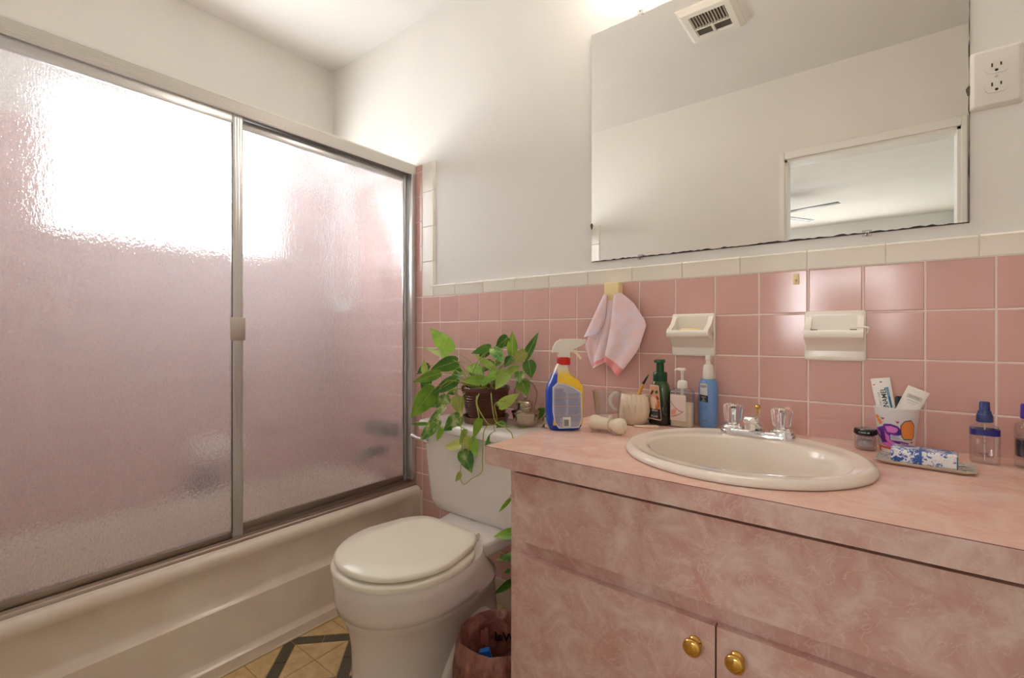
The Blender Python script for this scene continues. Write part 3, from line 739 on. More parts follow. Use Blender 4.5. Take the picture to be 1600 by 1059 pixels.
for s in (-1, 1):
    bm = BM(); rings = []
    for r, z, fl in ((.010, .028, 0), (.0165, .0285, .02), (.0178, .032, .05), (.0188, .042, .06), (.0205, .056, .06), (.0213, .062, .05), (.0205, .067, .03), (.017, .0705, .0), (.008, .0715, 0)):
        rings.append([Vector((s*.0505 + r*(1+fl*cos(10*t))*cos(t), r*(1+fl*cos(10*t))*sin(t), z)) for t in [2*PI*k/60 for k in range(60)]])
    loft(bm, rings, True, True); h = obj('knob', bm, ACRYL, fc, ang=40, label='clear faceted acrylic knob')
    bm = BM(); lathe(bm, [(.004, .0285), (.004, .06), (.007, .063), (.007, .066)], 14, s*.0505, 0); obj('knob_stem', bm, CHROME, h)

# ---------------------------------------------------------------- ceramic wall fittings
def dish(name, label, cat, x0, x1, z0, z1, kind):
    xc, w = (x0+x1)/2, (x1-x0)/2
    t = thing(name, label, cat, (xc, 0, (z0+z1)/2)); h = (z1-z0)/2
    bm = BM(); loft(bm, [[Vector((x, y, z)) for x, z in rrect(-w+i, w-i, -h+i, h-i, .006, 3)] for i, y in ((0, -.0005), (0, -.005), (.0015, -.0085), (.005, -.010), (.012, -.0095))], True, True)
    obj('backplate', bm, CREAM, t, ang=60)
    # shelf: y-z section swept across, deeper in the middle
    bm = BM(); rings = []; wl = w-.004
    def sec(dip):
        lip = -.062; zl = .012
        pts = [(-.0095, .008-dip), (-.02, .003-dip), (-.035, .002-dip), (-.048, .006-dip*.7), (-.056, zl-dip*.15), (-.060, zl+.001), (lip-.002, zl-.002), (lip-.003, zl-.008), (lip-.001, zl-.015), (-.056, zl-.018), (-.046, zl-.020), (-.032, zl-.026), (-.020, zl-.036), (-.0095, zl-.048)]
        return pts
    for k in range(13):
        u = -1+2*k/12; dip = .011*(1-abs(u)**4)
        rings.append([Vector((u*wl, y, z)) for y, z in sec(dip)])
    loft(bm, rings, True, True); obj('shelf', bm, CREAM, t, ang=50)
    for s in (-1, 1):
        ck = [(-.0095, -.004), (-.058, .010), (-.060, .013), (-.055, .017), (-.044, .022), (-.030, .031), (-.019, .043), (-.0095, .052)] if kind == 'soap' else [(-.0095, -.004), (-.056, .008), (-.058, .013), (-.050, .0165), (-.034, .021), (-.020, .034), (-.0095, .046)]
        bm = BM(); xa, xb = s*wl, s*(wl-.012)
        loft(bm, [[Vector((x, y, z)) for y, z in ck] for x in (xa, (xa+xb)/2, xb)], True, True); bevel_all(bm, .0025, 2, 40)
        obj('side_cheek', bm, CREAM, t)
    if kind != 'soap':
        for s in (-1, 1):
            bm = BM(); lathe(bm, [(.0001, .0145), (.007, .0145), (.007, .0152), (.0085, .0152), (.0085, .010), (.0001, .010)], 18, s*(wl-.017), -.034, False, False); obj('brush_hole', bm, mat('hole_shadow', rgb(92, 70, 60), .7), t)
    return t
dish('ceramic_soap_dish', 'cream ceramic soap dish on the tiles beside the hanging washcloth', 'soap dish', .965, 1.083, .949, 1.067, 'soap')
dish('ceramic_brush_holder', 'cream ceramic toothbrush holder on the tiles above the faucet, right of the soap dish', 'toothbrush holder', 1.289, 1.410, .947, 1.065, 'brush')
so = thing('soap_bar', 'pale yellow soap bar lying in the cream ceramic soap dish', 'soap', (1.026, -.033, 1.0075))
bm = BM(); box(bm, -.026, .026, -.016, .016, 0, .018, .006, 3); obj('bar', bm, mat('yellow_soap', rgb(240, 216, 158), .4, sss=.2), so)
fl = thing('floss_pick', 'tiny white plastic floss pick sticking out of the toothbrush holder', 'floss pick', (1.392, -.040, 1.0215))
bm = BM(); tube(bm, [(-.012, .004, .0035), (.004, -.004, .0045), (.020, -.012, .004), (.024, -.014, .001)], [.0016, .0018, .002, .0018], 8); tube(bm, [(.024, -.014, .004), (.020, -.012, -.010)], .0015, 8); obj('pick', bm, WHITEP, fl)
hk = thing('towel_hook', 'ivory plastic hook block under the white cap tiles holding the washcloth', 'hook', (.787, 0, 1.1405))
bm = BM(); box(bm, -.025, .025, -.030, -.0004, -.0275, .0275, .003); obj('block', bm, IVORY, hk)
ah = thing('adhesive_hook', 'tiny yellowed adhesive hook on the pink tiles below the mirror', 'hook', (1.2715, 0, 1.146))
bm = BM(); box(bm, -.0065, .0065, -.004, -.0004, -.013, .013, .0012); tube(bm, [(0, -.004, -.002), (0, -.008, -.006), (0, -.010, -.001)], .002, 8); obj('tab', bm, IVORY, ah)

# washcloth
CL = mat('terry_cloth', rgb(240, 206, 210), .95, sheen=.4)
v_ = coords(CL); a_ = noise(CL, v_, 900, 2); bump(CL, a_, .5, .001)
b_ = noise(CL, v_, 26, 3)
lk(CL, ramp(CL, b_, [(.35, rgb(242, 208, 208)), (.55, rgb(242, 218, 224)), (.7, rgb(238, 226, 240))]), P_(CL).inputs['Base Color'])
HEM = mat('pink_hem', rgb(240, 158, 158), .9)
tw = thing('washcloth', 'pink and white terry washcloth hanging in folds from the ivory hook', 'towel', (0, 0, 0))
def interp(L, t):
    t = min(max(t, 0), 1)*(len(L)-1); i = min(int(t), len(L)-2); f = t-i
    P = smoothpath([(a, 0, b) for a, b in L], 1) if False else None
    return (L[i][0]*(1-f)+L[i+1][0]*f, L[i][1]*(1-f)+L[i+1][1]*f)
def cloth(name, m, Lb, Rb, y0, bulge, fold, nf, v0=0.0, v1=1.0, nv=18, nu=16, th=.0022, ph=0.0):
    bm = BM(); rows = []
    for j in range(nv+1):
        v = v0+(v1-v0)*j/nv; l = interp(Lb, v); r = interp(Rb, v); row = []
        for i in range(nu+1):
            u = i/nu; x = l[0]*(1-u)+r[0]*u; z = l[1]*(1-u)+r[1]*u
            y = y0 - bulge*sin(PI*u)*(0.3+0.7*v) - fold*v*sin(nf*PI*u+ph+1.2*v)
            row.append(Vector((x, min(y, -.006), z)))
        rows.append(row)
    f = [[bm.verts.new(p) for p in r] for r in rows]; b = [[bm.verts.new(p+Vector((0, th, 0))) for p in r] for r in rows]
    for j in range(nv):
        for i in range(nu):
            bm.faces.new((f[j][i], f[j][i+1], f[j+1][i+1], f[j+1][i])); bm.faces.new((b[j][i], b[j+1][i], b[j+1][i+1], b[j][i+1]))
    for j in range(nv):
        bm.faces.new((f[j][0], f[j+1][0], b[j+1][0], b[j][0])); bm.faces.new((f[j][nu], b[j][nu], b[j+1][nu], f[j+1][nu]))
    for i in range(nu):
        bm.faces.new((f[0][i], b[0][i], b[0][i+1], f[0][i+1])); bm.faces.new((f[nv][i], f[nv][i+1], b[nv][i+1], b[nv][i]))
    return obj(name, bm, m, tw, ang=70)
RL = [(.797, 1.128), (.791, 1.085), (.788, 1.048), (.779, .99), (.767, .929)]
RR = [(.818, 1.137), (.861, 1.102), (.902, 1.040), (.876, .962), (.813, .882)]
cloth('cloth_fold', CL, RL, RR, -.034, .010, .007, 2.2, 0, .93)
cloth('hem_band', HEM, RL, RR, -.034, .010, .007, 2.2, .93, 1.0, nv=3)
AL = [(.764, 1.134), (.730, 1.068), (.696, 1.000)]; AR = [(.776, 1.128), (.768, 1.06), (.748, 1.012)]
cloth('cloth_fold', CL, AL, AR, -.034, .014, .004, 2, ph=.4)
BL = [(.745, 1.09), (.700, 1.0), (.688, .972), (.702, .935), (.718, .902)]; BR = [(.775, 1.09), (.762, 1.02), (.750, .98), (.742, .945), (.733, .915)]
cloth('cloth_fold', CL, BL, BR, -.016, .006, .005, 3)
CLb = [(.771, 1.126), (.762, 1.05), (.745, .99), (.730, .94), (.724, .902)]; CRb = [(.797, 1.120), (.790, 1.06), (.784, 1.0), (.772, .955), (.766, .925)]
cloth('cloth_fold', CL, CLb, CRb, -.026, .010, .004, 1.5, 0, .88); cloth('hem_band', HEM, CLb, CRb, -.026, .010, .004, 1.5, .88, .97, nv=3); cloth('cloth_fold', CL, CLb, CRb, -.026, .010, .004, 1.5, .97, 1.0, nv=2)
# ---------------------------------------------------------------- things on the counter
ZC1 = .7623
def wrapf(rx, ry, e, eps=.0003, cx=0, cy=0):
    def f(u, v, d):
        a = min(abs(u)/rx, .999); return Vector((cx+u, cy - ry*(1-a**e)**(1/e) - eps - d, v))
    return f
def off(f, du, dv, rot=0.0, mirror=False):
    def g(u, v, d):
        if mirror: u = -u
        return f(du + u*cos(rot) - v*sin(rot), dv + u*sin(rot) + v*cos(rot), d)
    return g
def printpoly(parent, name, m, poly, f, lift=.0002, sub=8):
    """flat print following a surface: fan strips cut finely across u"""
    us = [p[0] for p in poly]; u0, u1 = min(us), max(us); bm = BM()
    vs_ = [bm.verts.new((u, 0, v)) for u, v in poly]; bm.faces.new(vs_)
    for k in range(1, sub):
        c = u0+(u1-u0)*k/sub
        bmesh.ops.bisect_plane(bm, geom=bm.verts[:]+bm.edges[:]+bm.faces[:], plane_co=(c, 0, 0), plane_no=(1, 0, 0))
    for v in bm.verts: v.co = f(v.co.x, v.co.z, lift)
    for fc_ in bm.faces: fc_.smooth = True
    return obj(name, bm, m, parent, smooth=False)
def label_text(parent, body, size, m, f, du, dv, rot=0.0, name='lettering', bold=0.0):
    bm = textbm(body, size, 0.00005, bold=bold)
    return obj(name, place_text(bm, off(f, du, dv, rot)), m, parent, smooth=False)
INKW = mat('ink_white', rgb(236, 234, 228), .5); INKB = mat('ink_dark', rgb(40, 40, 52), .5); INKR = mat('ink_red', rgb(196, 70, 62), .5)
INKG = mat('ink_grey', rgb(120, 116, 118), .5); INKBL = mat('ink_blue', rgb(48, 84, 158), .5)

# spray cleaner
sc = thing('spray_bottle', 'blue and yellow trigger spray bottle with a red collar on the counter corner', 'spray bottle', (.782, -.300, ZC1), .70)
BOT = mat('blue_yellow_bottle', rgb(30, 80, 190), .18, coat=.4)
tc = nd(BOT, 'ShaderNodeTexCoord'); sx = nd(BOT, 'ShaderNodeSeparateXYZ'); lk(BOT, tc.outputs['Object'], sx.inputs[0])
def mth(m, op, a, b=None):
    n = nd(m, 'ShaderNodeMath', operation=op)
    for i, v in enumerate((a, b)):
        if v is None: continue
        if hasattr(v, 'is_output'): lk(m, v, n.inputs[i])
        else: n.inputs[i].default_value = v
    return n.outputs[0]
zx = mth(BOT, 'SUBTRACT', mth(BOT, 'MULTIPLY', sx.outputs['X'], 1.0), mth(BOT, 'MULTIPLY', mth(BOT, 'SUBTRACT', sx.outputs['Z'], .10), .10))
side = ramp(BOT, mth(BOT, 'MULTIPLY_ADD', zx, 4.0), [(0.0, rgb(24, 70, 180)), (1.0, rgb(24, 70, 180))])
fac = mth(BOT, 'GREATER_THAN', zx, -.022); fac2 = mth(BOT, 'GREATER_THAN', sx.outputs['Z'], .014)
c0 = mixc(BOT, mth(BOT, 'MULTIPLY', fac, fac2), rgb(22, 66, 184), rgb(240, 196, 32))
top_ = nd(BOT, 'ShaderNodeMapRange'); lk(BOT, sx.outputs['Z'], top_.inputs[0]); top_.inputs[1].default_value = .142; top_.inputs[2].default_value = .160
c1 = mixc(BOT, top_.outputs[0], c0, rgb(226, 216, 190)); lk(BOT, c1, P_(BOT).inputs['Base Color'])
rings = []
for z, xl, xr, ry in ((0, -.034, .038, .018), (.003, -.038, .042, .023), (.010, -.042, .046, .026), (.022, -.046, .050, .028), (.060, -.047, .051, .0285), (.100, -.047, .051, .028), (.114, -.044, .049, .027), (.128, -.037, .040, .024), (.142, -.031, .020, .021), (.152, -.026, .014, .018), (.164, -.021, .0125, .016), (.176, -.015, .0145, .0145)):
    rings.append(ring((xl+xr)/2, 0, z, (xr-xl)/2, ry, 40, 3.2 if z < .12 else 2.4))
bm = BM(); loft(bm, rings, True, True); obj('bottle', bm, BOT, sc, ang=60)
bm = BM(); lathe(bm, [(.0168, .168), (.0178, .170), (.0178, .186), (.0165, .188)], 28, 0, 0); obj('collar', bm, mat('red_collar', rgb(206, 36, 30), .3), sc)
hp_ = [(-.014, .186), (-.014, .201), (-.030, .200), (-.0275, .213), (-.020, .227), (-.008, .2345), (.040, .2360), (.0535, .2335), (.0545, .224), (.041, .2155), (.022, .207), (.0155, .201), (.0150, .186)]
bm = BM(); prism(bm, hp_, -.012, .012); bevel_all(bm, .003, 3, 25); obj('spray_head', bm, WHITEP, sc)
bm = BM(); tube(bm, smoothpath([(.016, 0, .204), (.028, 0, .203), (.037, 0, .194), (.046, 0, .183)], 4), [.004]*6+[.0035]*7, 10); obj('trigger', bm, mat('cream_trigger', rgb(238, 228, 204), .35), sc)
bm = BM(); tube(bm, [(.0535, 0, .2285), (.058, 0, .2285)], .006, 14); obj('nozzle', bm, WHITEP, sc)
wf = wrapf(.0495, .0285, 3.2, cx=.002)
def wf(u, v, d, g=wrapf(.0492, .0284, 3.2)): 
    p = g(u, v, d); p.x += .002; return p
def wfs(u, v, d):
    k = 1.0 if v < .1 else 1-(v-.1)*2.0
    p = wf(u, v, d); p.y += (.0 if v < .1 else (v-.1)*.10); return p
border = [(-.034, .112), (-.022, .124), (0, .120), (.020, .112), (.041, .099), (.044, .030), (.034, .008), (-.018, .007), (-.029, .020), (-.034, .050)]
inner = [(u*.93+.0004, v*.955+.0028) for u, v in border]
printpoly(sc, 'label', mat('label_edge_white', rgb(222, 226, 232), .35), border, wfs, .0012, 12)
printpoly(sc, 'label', mat('label_grey_blue', rgb(176, 178, 194), .4), inner, wfs, .0016, 12)
random.seed(11)
bm = BM(); bmr = BM()
for k in range(30):
    v = .108-k*.0032
    for col, (ua, ub) in enumerate(((-.028, .003), (.006, .038))):
        if col == 1 and (v > .098 or v < .022): continue
        if v < .012 or (col == 0 and v < .034 and k % 1 == 0 and ub > -.004 and v > .008): ub = -.009
        if v > .100 and col == 0: ub = -.002
        tgt = bmr if k % 7 in (0,) else bm
        e_ = ub - random.uniform(0, .006)
        seg = 5
        for q_ in range(seg):
            a, b = ua+(e_-ua)*q_/seg, ua+(e_-ua)*(q_+.92)/seg
            p = [tgt.verts.new(wfs(x_, y_, .0020)) for x_, y_ in ((a, v), (b, v), (b, v+.0011), (a, v+.0011))]; tgt.faces.new(p)
obj('fine_print', bm, mat('label_ink', rgb(112, 120, 160), .5), sc, smooth=False)['kind'] = 'stuff'
obj('fine_print', bmr, mat('label_ink_red', rgb(214, 120, 110), .5), sc, smooth=False)['kind'] = 'stuff'
printpoly(sc, 'barcode_panel', INKW, [(-.008, .011), (.012, .011), (.012, .036), (-.008, .036)], wfs, .0022, 4)
bm = BM(); x0 = -.0055
for w_ in (8, 4, 5, 9, 4, 6, 4, 8, 5, 4, 7, 4):
    ww = w_*.0001
    p = [bm.verts.new(wfs(x_, y_, .0026)) for x_, y_ in ((x0, .013), (x0+ww, .013), (x0+ww, .030), (x0, .030))]; bm.faces.new(p); x0 += ww+.0005
obj('barcode', bm, INKB, sc, smooth=False)

# glass tumbler, white eye-wash shape, ribbed jug, brush
gt = thing('glass_tumbler', 'clear empty glass tumbler right of the spray bottle', 'glass', (.868, -.222, ZC1))
bm = BM(); loft(bm, [ring(0, 0, z, r, n=36) for r, z in ((.024, 0), (.0265, .002), (.029, .02), (.034, .06), (.038, .094), (.0388, .098), (.0376, .0985), (.0366, .094), (.0325, .06), (.0275, .02), (.025, .008), (.002, .007))], True, True)
obj('glass', bm, CLEAR, gt, ang=50)
wb = thing('flared_cup', 'small glossy white plastic cup with two flared ends lying before the tumbler', 'cup', (.902, -.274, ZC1+.0215), -.12)
bm = BM()
tube(bm, [(-.052, 0, 0), (-.0515, 0, 0), (-.046, 0, 0), (-.036, 0, 0), (-.024, 0, 0), (-.010, 0, 0), (0, 0, 0), (.002, 0, 0), (.004, 0, 0), (.010, 0, 0), (.018, 0, 0), (.030, 0, 0), (.038, 0, 0), (.042, 0, 0)], [.012, .0185, .0200, .0192, .0165, .0160, .0165, .0175, .0125, .014, .0185, .0205, .0175, .010], 30)
obj('body', bm, mat('glossy_white_plastic', rgb(234, 222, 200), .12), wb, ang=60)
bm = BM(); box(bm, -.001, .004, -.006, .006, .014, .0225, .0015); obj('clasp', bm, WHITEP, wb)
jg = thing('ribbed_jug', 'small white ribbed ceramic jug with a ring handle behind the tumbler', 'jug', (.897, -.118, ZC1))
bm = BM(); rings = []
for r, z in ((.026, 0), (.032, .004), (.039, .020), (.0425, .038), (.0415, .056), (.037, .072), (.033, .080), (.0325, .084), (.030, .084), (.028, .070), (.030, .02), (.004, .01)):
    fl_ = .16 if r > .03 and z < .078 else .06
    rings.append([Vector((r*(1+fl_*(abs(sin(8*(t+z*8)))**.6-.7))*cos(t), r*(1+fl_*(abs(sin(8*(t+z*8)))**.6-.7))*sin(t), z)) for t in [2*PI*k/144 for k in range(144)]])
loft(bm, rings, True, True); obj('body', bm, mat('jug_glaze', rgb(234, 214, 190), .2), jg, ang=50)
bm = BM(); tube(bm, smoothpath([(-.033, -.012, .075), (-.046, -.018, .083), (-.058, -.022, .072), (-.060, -.022, .055), (-.050, -.018, .040), (-.038, -.014, .036)], 5), .0048, 12); obj('handle', bm, WHITEP, jg)
br = thing('paintbrush', 'wooden-handled brush with a dark tip leaning out of the ribbed jug', 'brush', (.895, -.118, ZC1+.034))
bm = BM(); tube(bm, [(-.006, -.01, -.018), (.006, .018, .040), (.013, .038, .072)], [.004, .0048, .0045], 12)
obj('wooden_handle', bm, mat('orange_wood', rgb(214, 152, 62), .35), br)
bm = BM(); tube(bm, [(.0132, .0383, .0725), (.018, .050, .088), (.021, .060, .098)], [.0042, .003, .0012], 12); obj('dark_tip', bm, BLACK, br)
sl = thing('comb', 'thin pale flat comb lying on the counter between jug and sink', 'comb', (.943, -.144, ZC1), .62)
bm = BM(); box(bm, -.032, .032, -.010, .010, 0, .004, .0018); obj('comb_body', bm, mat('peach_plastic', rgb(240, 214, 188), .3), sl)
gb2 = thing('grey_tin', 'small dark grey tin half hidden between the ribbed jug and green bottle', 'tin', (.905, -.026, ZC1))
bm = BM(); lathe(bm, [(.016, 0), (.0165, .001), (.0165, .058), (.016, .059)], 24); obj('tin_body', bm, mat('tin_dark', rgb(86, 74, 66), .4, .5), gb2); bm = BM(); lathe(bm, [(.0172, .0595), (.0172, .071), (.0165, .072)], 24); obj('tin_lid', bm, mat('tin_cap', rgb(206, 186, 160), .4), gb2)

# green foaming soap
gb = thing('green_soap_bottle', 'dark green foaming soap bottle with a fruit label', 'soap bottle', (.957, -.078, ZC1), -.06)
GR = mat('green_bottle', rgb(26, 40, 22), .08, coat=.5)
tg = nd(GR, 'ShaderNodeTexCoord'); sg = nd(GR, 'ShaderNodeSeparateXYZ'); lk(GR, tg.outputs['Object'], sg.inputs[0])
mg = nd(GR, 'ShaderNodeMapRange'); lk(GR, sg.outputs['Z'], mg.inputs[0]); mg.inputs[1].default_value = .05; mg.inputs[2].default_value = .105
lk(GR, mixc(GR, mg.outputs[0], rgb(18, 22, 16), rgb(58, 84, 36)), P_(GR).inputs['Base Color'])
bm = BM(); loft(bm, [ring(0, 0, z, rx, ry, 36, 2.8) for rx, ry, z in ((.027, .020, 0), (.030, .0225, .003), (.0305, .023, .01), (.0300, .0225, .05), (.0285, .0218, .08), (.0265, .0205, .097), (.0225, .019, .109), (.018, .0175, .116), (.0165, .0165, .120))], True, True); obj('bottle', bm, GR, gb, ang=60)
GCAP = mat('green_cap', rgb(24, 74, 44), .25)
bm = BM(); lathe(bm, [(.0185, .1185), (.0190, .120), (.0185, .141), (.0170, .1435), (.0105, .1440), (.0100, .168), (.0105, .170)], 30); obj('pump_collar', bm, GCAP, gb)
bm = BM(); lathe(bm, [(.0130, .1695), (.0138, .1705), (.0135, .1765), (.0125, .178)], 26); tube(bm, [(-.006, -.006, .1735), (-.013, -.010, .1730)], .0045, 10); obj('pump_head', bm, GCAP, gb)
gf = wrapf(.0302, .0227, 2.8)
gpoly = [(-.0205, .1065), (-.0185, .1095), (.004, .1085), (.0065, .1055), (.0135, .018), (.0115, .0135), (-.023, .0155), (-.0255, .020)]
printpoly(gb, 'label', mat('label_cream_edge', rgb(220, 206, 186), .35), gpoly, gf, .0004, 8)
ins = [(u*.93-.0003, v*.95+.0031) for u, v in gpoly]
printpoly(gb, 'label_picture', mat('fruit_peach', rgb(216, 156, 124), .4), ins, gf, .0007, 8)
printpoly(gb, 'label_lower_panel', mat('fruit_dark', rgb(38, 38, 34), .4), [(-.0235, .0195), (.0122, .0165), (.0100, .044), (-.0218, .045)], gf, .0011, 8)
def blob(cu, cv, a, b, rot=0, n=14, w=.0): return [(cu+a*cos(t)*cos(rot)-b*sin(t)*sin(rot), cv+a*cos(t)*sin(rot)+b*sin(t)*cos(rot)) for t in [2*PI*k/n for k in range(n)]]
for mm, bl in ((('fruit_pale', (232, 204, 184)), (-.0085, .062, .010, .016, .2)), (('fruit_orange', (214, 116, 70)), (.0025, .056, .0062, .012, -.2)), (('fruit_red', (160, 60, 40)), (.0030, .074, .0032, .006, .5)), (('leaf_green', (62, 104, 56)), (.0000, .090, .0050, .0042, .8)), (('fruit_dark2', (90, 52, 36)), (-.0135, .088, .0035, .008, -.6)), (('fruit_pale', (232, 204, 184)), (-.0080, .048, .006, .005, .2))):
    printpoly(gb, 'fruit_shape', mat(mm[0], rgb(*mm[1]), .4), blob(*bl), gf, .0011 if mm[0] != 'fruit_red' else .0014, 4)
label_text(gb, 'SKIN', .0085, INKW, off(gf, 0, 0), -.0055, .0395, name='lettering')
label_text(gb, 'orchard', .0060, INKG, off(gf, 0, 0), -.0055, .0315)
label_text(gb, 'PEAR', .0092, INKW, off(gf, 0, 0), -.0060, .0235)
for t_ in gb.children:
    if t_.name.startswith('lettering'):
        for v in t_.data.vertices: v.co.y -= .0013

# clear lotion pump bottle
lp = thing('lotion_pump_bottle', 'clear pump bottle of cream lotion with a blossom label', 'lotion bottle', (1.0185, -.082, ZC1))
bm = BM(); loft(bm, [[Vector((x, y, z)) for x, y in rrect(-w, w, -d, d, r, 6)] for w, d, r, z in ((.027, .014, .008, 0), (.0295, .0168, .009, .003), (.0298, .0172, .009, .02), (.0298, .0172, .009, .088), (.0285, .0165, .010, .097), (.022, .014, .010, .1025), (.012, .011, .009, .1035))], True, True); obj('clear_shell', bm, CLEARP, lp, ang=60)
bm = BM(); loft(bm, [[Vector((x, y, z)) for x, y in rrect(-w, w, -.0152, .0152, .008, 6)] for w, z in ((.0265, .003), (.0275, .0045), (.0275, .0645), (.0272, .0650))], True, True); obj('lotion', bm, mat('cream_lotion', rgb(236, 224, 192), .35), lp, ang=60)
bm = BM(); lathe(bm, [(.0125, .1037), (.0130, .105), (.0130, .117), (.0115, .1215), (.0085, .124), (.0035, .1245), (.0035, .144), (.005, .148), (.0085, .150)], 26)
obj('pump_collar', bm, WHITEP, lp)
bm = BM(); box(bm, -.013, .009, -.006, .006, .1502, .1570, .0025); tube(bm, [(-.010, -.001, .1535), (-.017, -.003, .1520), (-.018, -.003, .149)], .0028, 10); lathe(bm, [(.0045, .07), (.0045, .1035)], 12); obj('pump_head', bm, WHITEP, lp)
lf = flat(0, -.0174, 0)
def lpf(u, v, d): return Vector((u, -.0174-d, v))
printpoly(lp, 'label', mat('blossom_label', rgb(226, 206, 196), .4), [(-.0262, .018), (.0150, .016), (.0150, .0865), (-.0262, .088)], lpf, .0003, 2)
printpoly(lp, 'label_border', mat('label_line', rgb(190, 150, 140), .4), [(-.0262, .018), (.0150, .016), (.0150, .0170), (-.0262, .0190)], lpf, .0006, 2)
for cu, cv, a_, b_, rt, cc in ((-.017, .042, .0085, .0055, .7, (222, 158, 136)), (-.010, .047, .0070, .0060, -.3, (238, 200, 184)), (-.016, .034, .0075, .0050, .1, (228, 176, 156)), (-.020, .052, .0040, .0026, .9, (236, 210, 200))):
    printpoly(lp, 'petal', mat('petal_%d' % cc[1], rgb(*cc), .4), blob(cu, cv, a_, b_, rt), lpf, .0007+abs(cu)*.02, 2)
bm = BM()
for pts in ([(-.025, .070), (-.020, .060), (-.012, .052), (-.004, .046), (.006, .042)], [(-.024, .028), (-.010, .032), (.000, .037), (.008, .044)]):
    tube(bm, [Vector((u, -.0186, v)) for u, v in pts], .0005, 5)
obj('twig', bm, mat('twig_ink', rgb(110, 70, 62), .5), lp)

# blue bottle
bb = thing('blue_lotion_bottle', 'light blue lotion bottle with a white pump cap standing closest to the faucet', 'lotion bottle', (1.0755, -.047, ZC1))
BLU = mat('light_blue_plastic', rgb(112, 152, 208), .25)
bm = BM(); loft(bm, [ring(0, 0, z, rx, ry, 36, 2.3) for rx, ry, z in ((.0205, .0155, 0), (.0225, .0175, .003), (.0235, .0185, .02), (.0240, .019, .07), (.0238, .0188, .10), (.0225, .018, .116), (.0195, .0165, .126), (.0165, .0155, .129))], True, True); obj('bottle', bm, BLU, bb, ang=60)
bm = BM(); lathe(bm, [(.0140, .1292), (.0142, .130), (.0128, .158), (.0110, .166), (.0060, .169), (.0058, .178), (.0075, .180), (.0075, .190), (.0062, .192)], 28); obj('pump_cap', bm, WHITEP, bb)
bf = wrapf(.0241, .0191, 2.3)
printpoly(bb, 'label', mat('label_silver', rgb(214, 218, 222), .3, .2), [(-.0175, .088), (.003, .086), (.003, .117), (-.0165, .118)], bf, .0003, 6)
printpoly(bb, 'label_oval', mat('label_shine', rgb(188, 196, 196), .2, .5), blob(-.0070, .110, .0085, .0040), bf, .0006, 4)
printpoly(bb, 'label_black_band', INKB, [(-.0175, .071), (.0045, .068), (.0045, .086), (-.0175, .0885)], bf, .0004, 6)
label_text(bb, 'hydro', .0050, INKW, off(bf, 0, 0), -.0065, .0822); label_text(bb, 'gel', .0042, INKW, off(bf, 0, 0), -.0065, .0772); label_text(bb, 'cream', .0040, INKW, off(bf, 0, 0), -.0065, .0728)
label_text(bb, 'WATER', .0052, INKBL, off(bf, 0, 0), -.0050, .0570); label_text(bb, 'FRESH', .0042, INKBL, off(bf, 0, 0), -.0050, .0515); label_text(bb, '200 mL', .0048, INKBL, off(bf, 0, 0), -.0040, .0200)
for t_ in bb.children:
    if t_.name.startswith('lettering'):
        for v in t_.data.vertices: v.co.y -= .0007

# small clear jar with a black lid
jr = thing('cream_jar', 'small clear jar with a shiny black lid left of the printed cup', 'jar', (1.4095, -.088, ZC1))
bm = BM(); loft(bm, [ring(0, 0, z, r, n=32) for r, z in ((.0165, 0), (.0185, .002), (.0190, .006), (.0190, .028), (.0165, .0315), (.0145, .032), (.0145, .006), (.002, .0055))], True, True); obj('glass', bm, CLEARP, jr, ang=60)
bm = BM(); lathe(bm, [(.012, .006), (.0138, .008), (.0138, .020), (.012, .0205)], 24); obj('jar_cream', bm, mat('grey_cream', rgb(206, 196, 196), .5), jr)
bm = BM(); lathe(bm, [(.0188, .0325), (.0205, .034), (.0208, .038), (.0202, .0435), (.018, .0455)], 32); obj('jar_lid', bm, mat('gloss_black', (.01, .01, .01, 1), .12), jr)
jf = lambda u, v, d: Vector((.0208*sin(u/.0208), -.0208*cos(u/.0208)-.0002-d, v))
label_text(jr, 'Crema de', .0050, INKW, jf, -.002, .0388)

# printed cup with tubes
cp = thing('printed_cup', 'white plastic cup printed with pink swirls and an orange shape, holding tubes', 'cup', (1.462, -.0625, ZC1))
def cr(z): return .0290 + (.0378-.0290)*z/.094
bm = BM(); loft(bm, [ring(0, 0, z, r, n=48) for r, z in ((.0275, 0), (.029, .0012), (cr(.09), .09), (.0385, .0915), (.0385, .0938), (.0372, .0940), (.0365, .09), (.0278, .004), (.003, .0038))], True, True); obj('cup_body', bm, mat('cup_white', rgb(234, 232, 232), .3), cp, ang=60)
def cf(u, v, d):
    r = cr(v)+.0002+d; a = u/cr(v); return Vector((r*sin(a), -r*cos(a), v))
def C(X, Y):
    u = (X-508)*.000128; u = .0345*math.asin(max(-.98, min(.98, u/.0345))); return (u, (1000-Y)*.000205+.0125-.006)
def cpoly(name, mname, col, pts, lift): printpoly(cp, name, mat(mname, rgb(*col), .35), [C(*p) for p in pts], cf, lift, 10)
PUR, PNK, ORG = (104, 44, 140), (218, 120, 196), (232, 140, 64)
cpoly('print_orange_band', 'print_orange2', (226, 104, 44), [(262, 978), (380, 975), (500, 975), (620, 975), (752, 978), (746, 1060), (500, 1062), (268, 1060)], .0002)
cpoly('print_white_word', 'ink_white', (236, 234, 228), [(300, 996), (430, 1000), (430, 1040), (305, 1038)], .0005)
cpoly('print_outline', 'print_outline_grey', (84, 84, 92), [(548, 745), (600, 695), (680, 682), (722, 738), (722, 852), (695, 893), (640, 888), (596, 890), (562, 855), (548, 800)], .0003)
cpoly('print_orange_shape', 'print_orange', ORG, [(560, 748), (604, 705), (676, 693), (712, 740), (712, 850), (690, 881), (640, 876), (600, 878), (572, 850), (560, 800)], .0006)
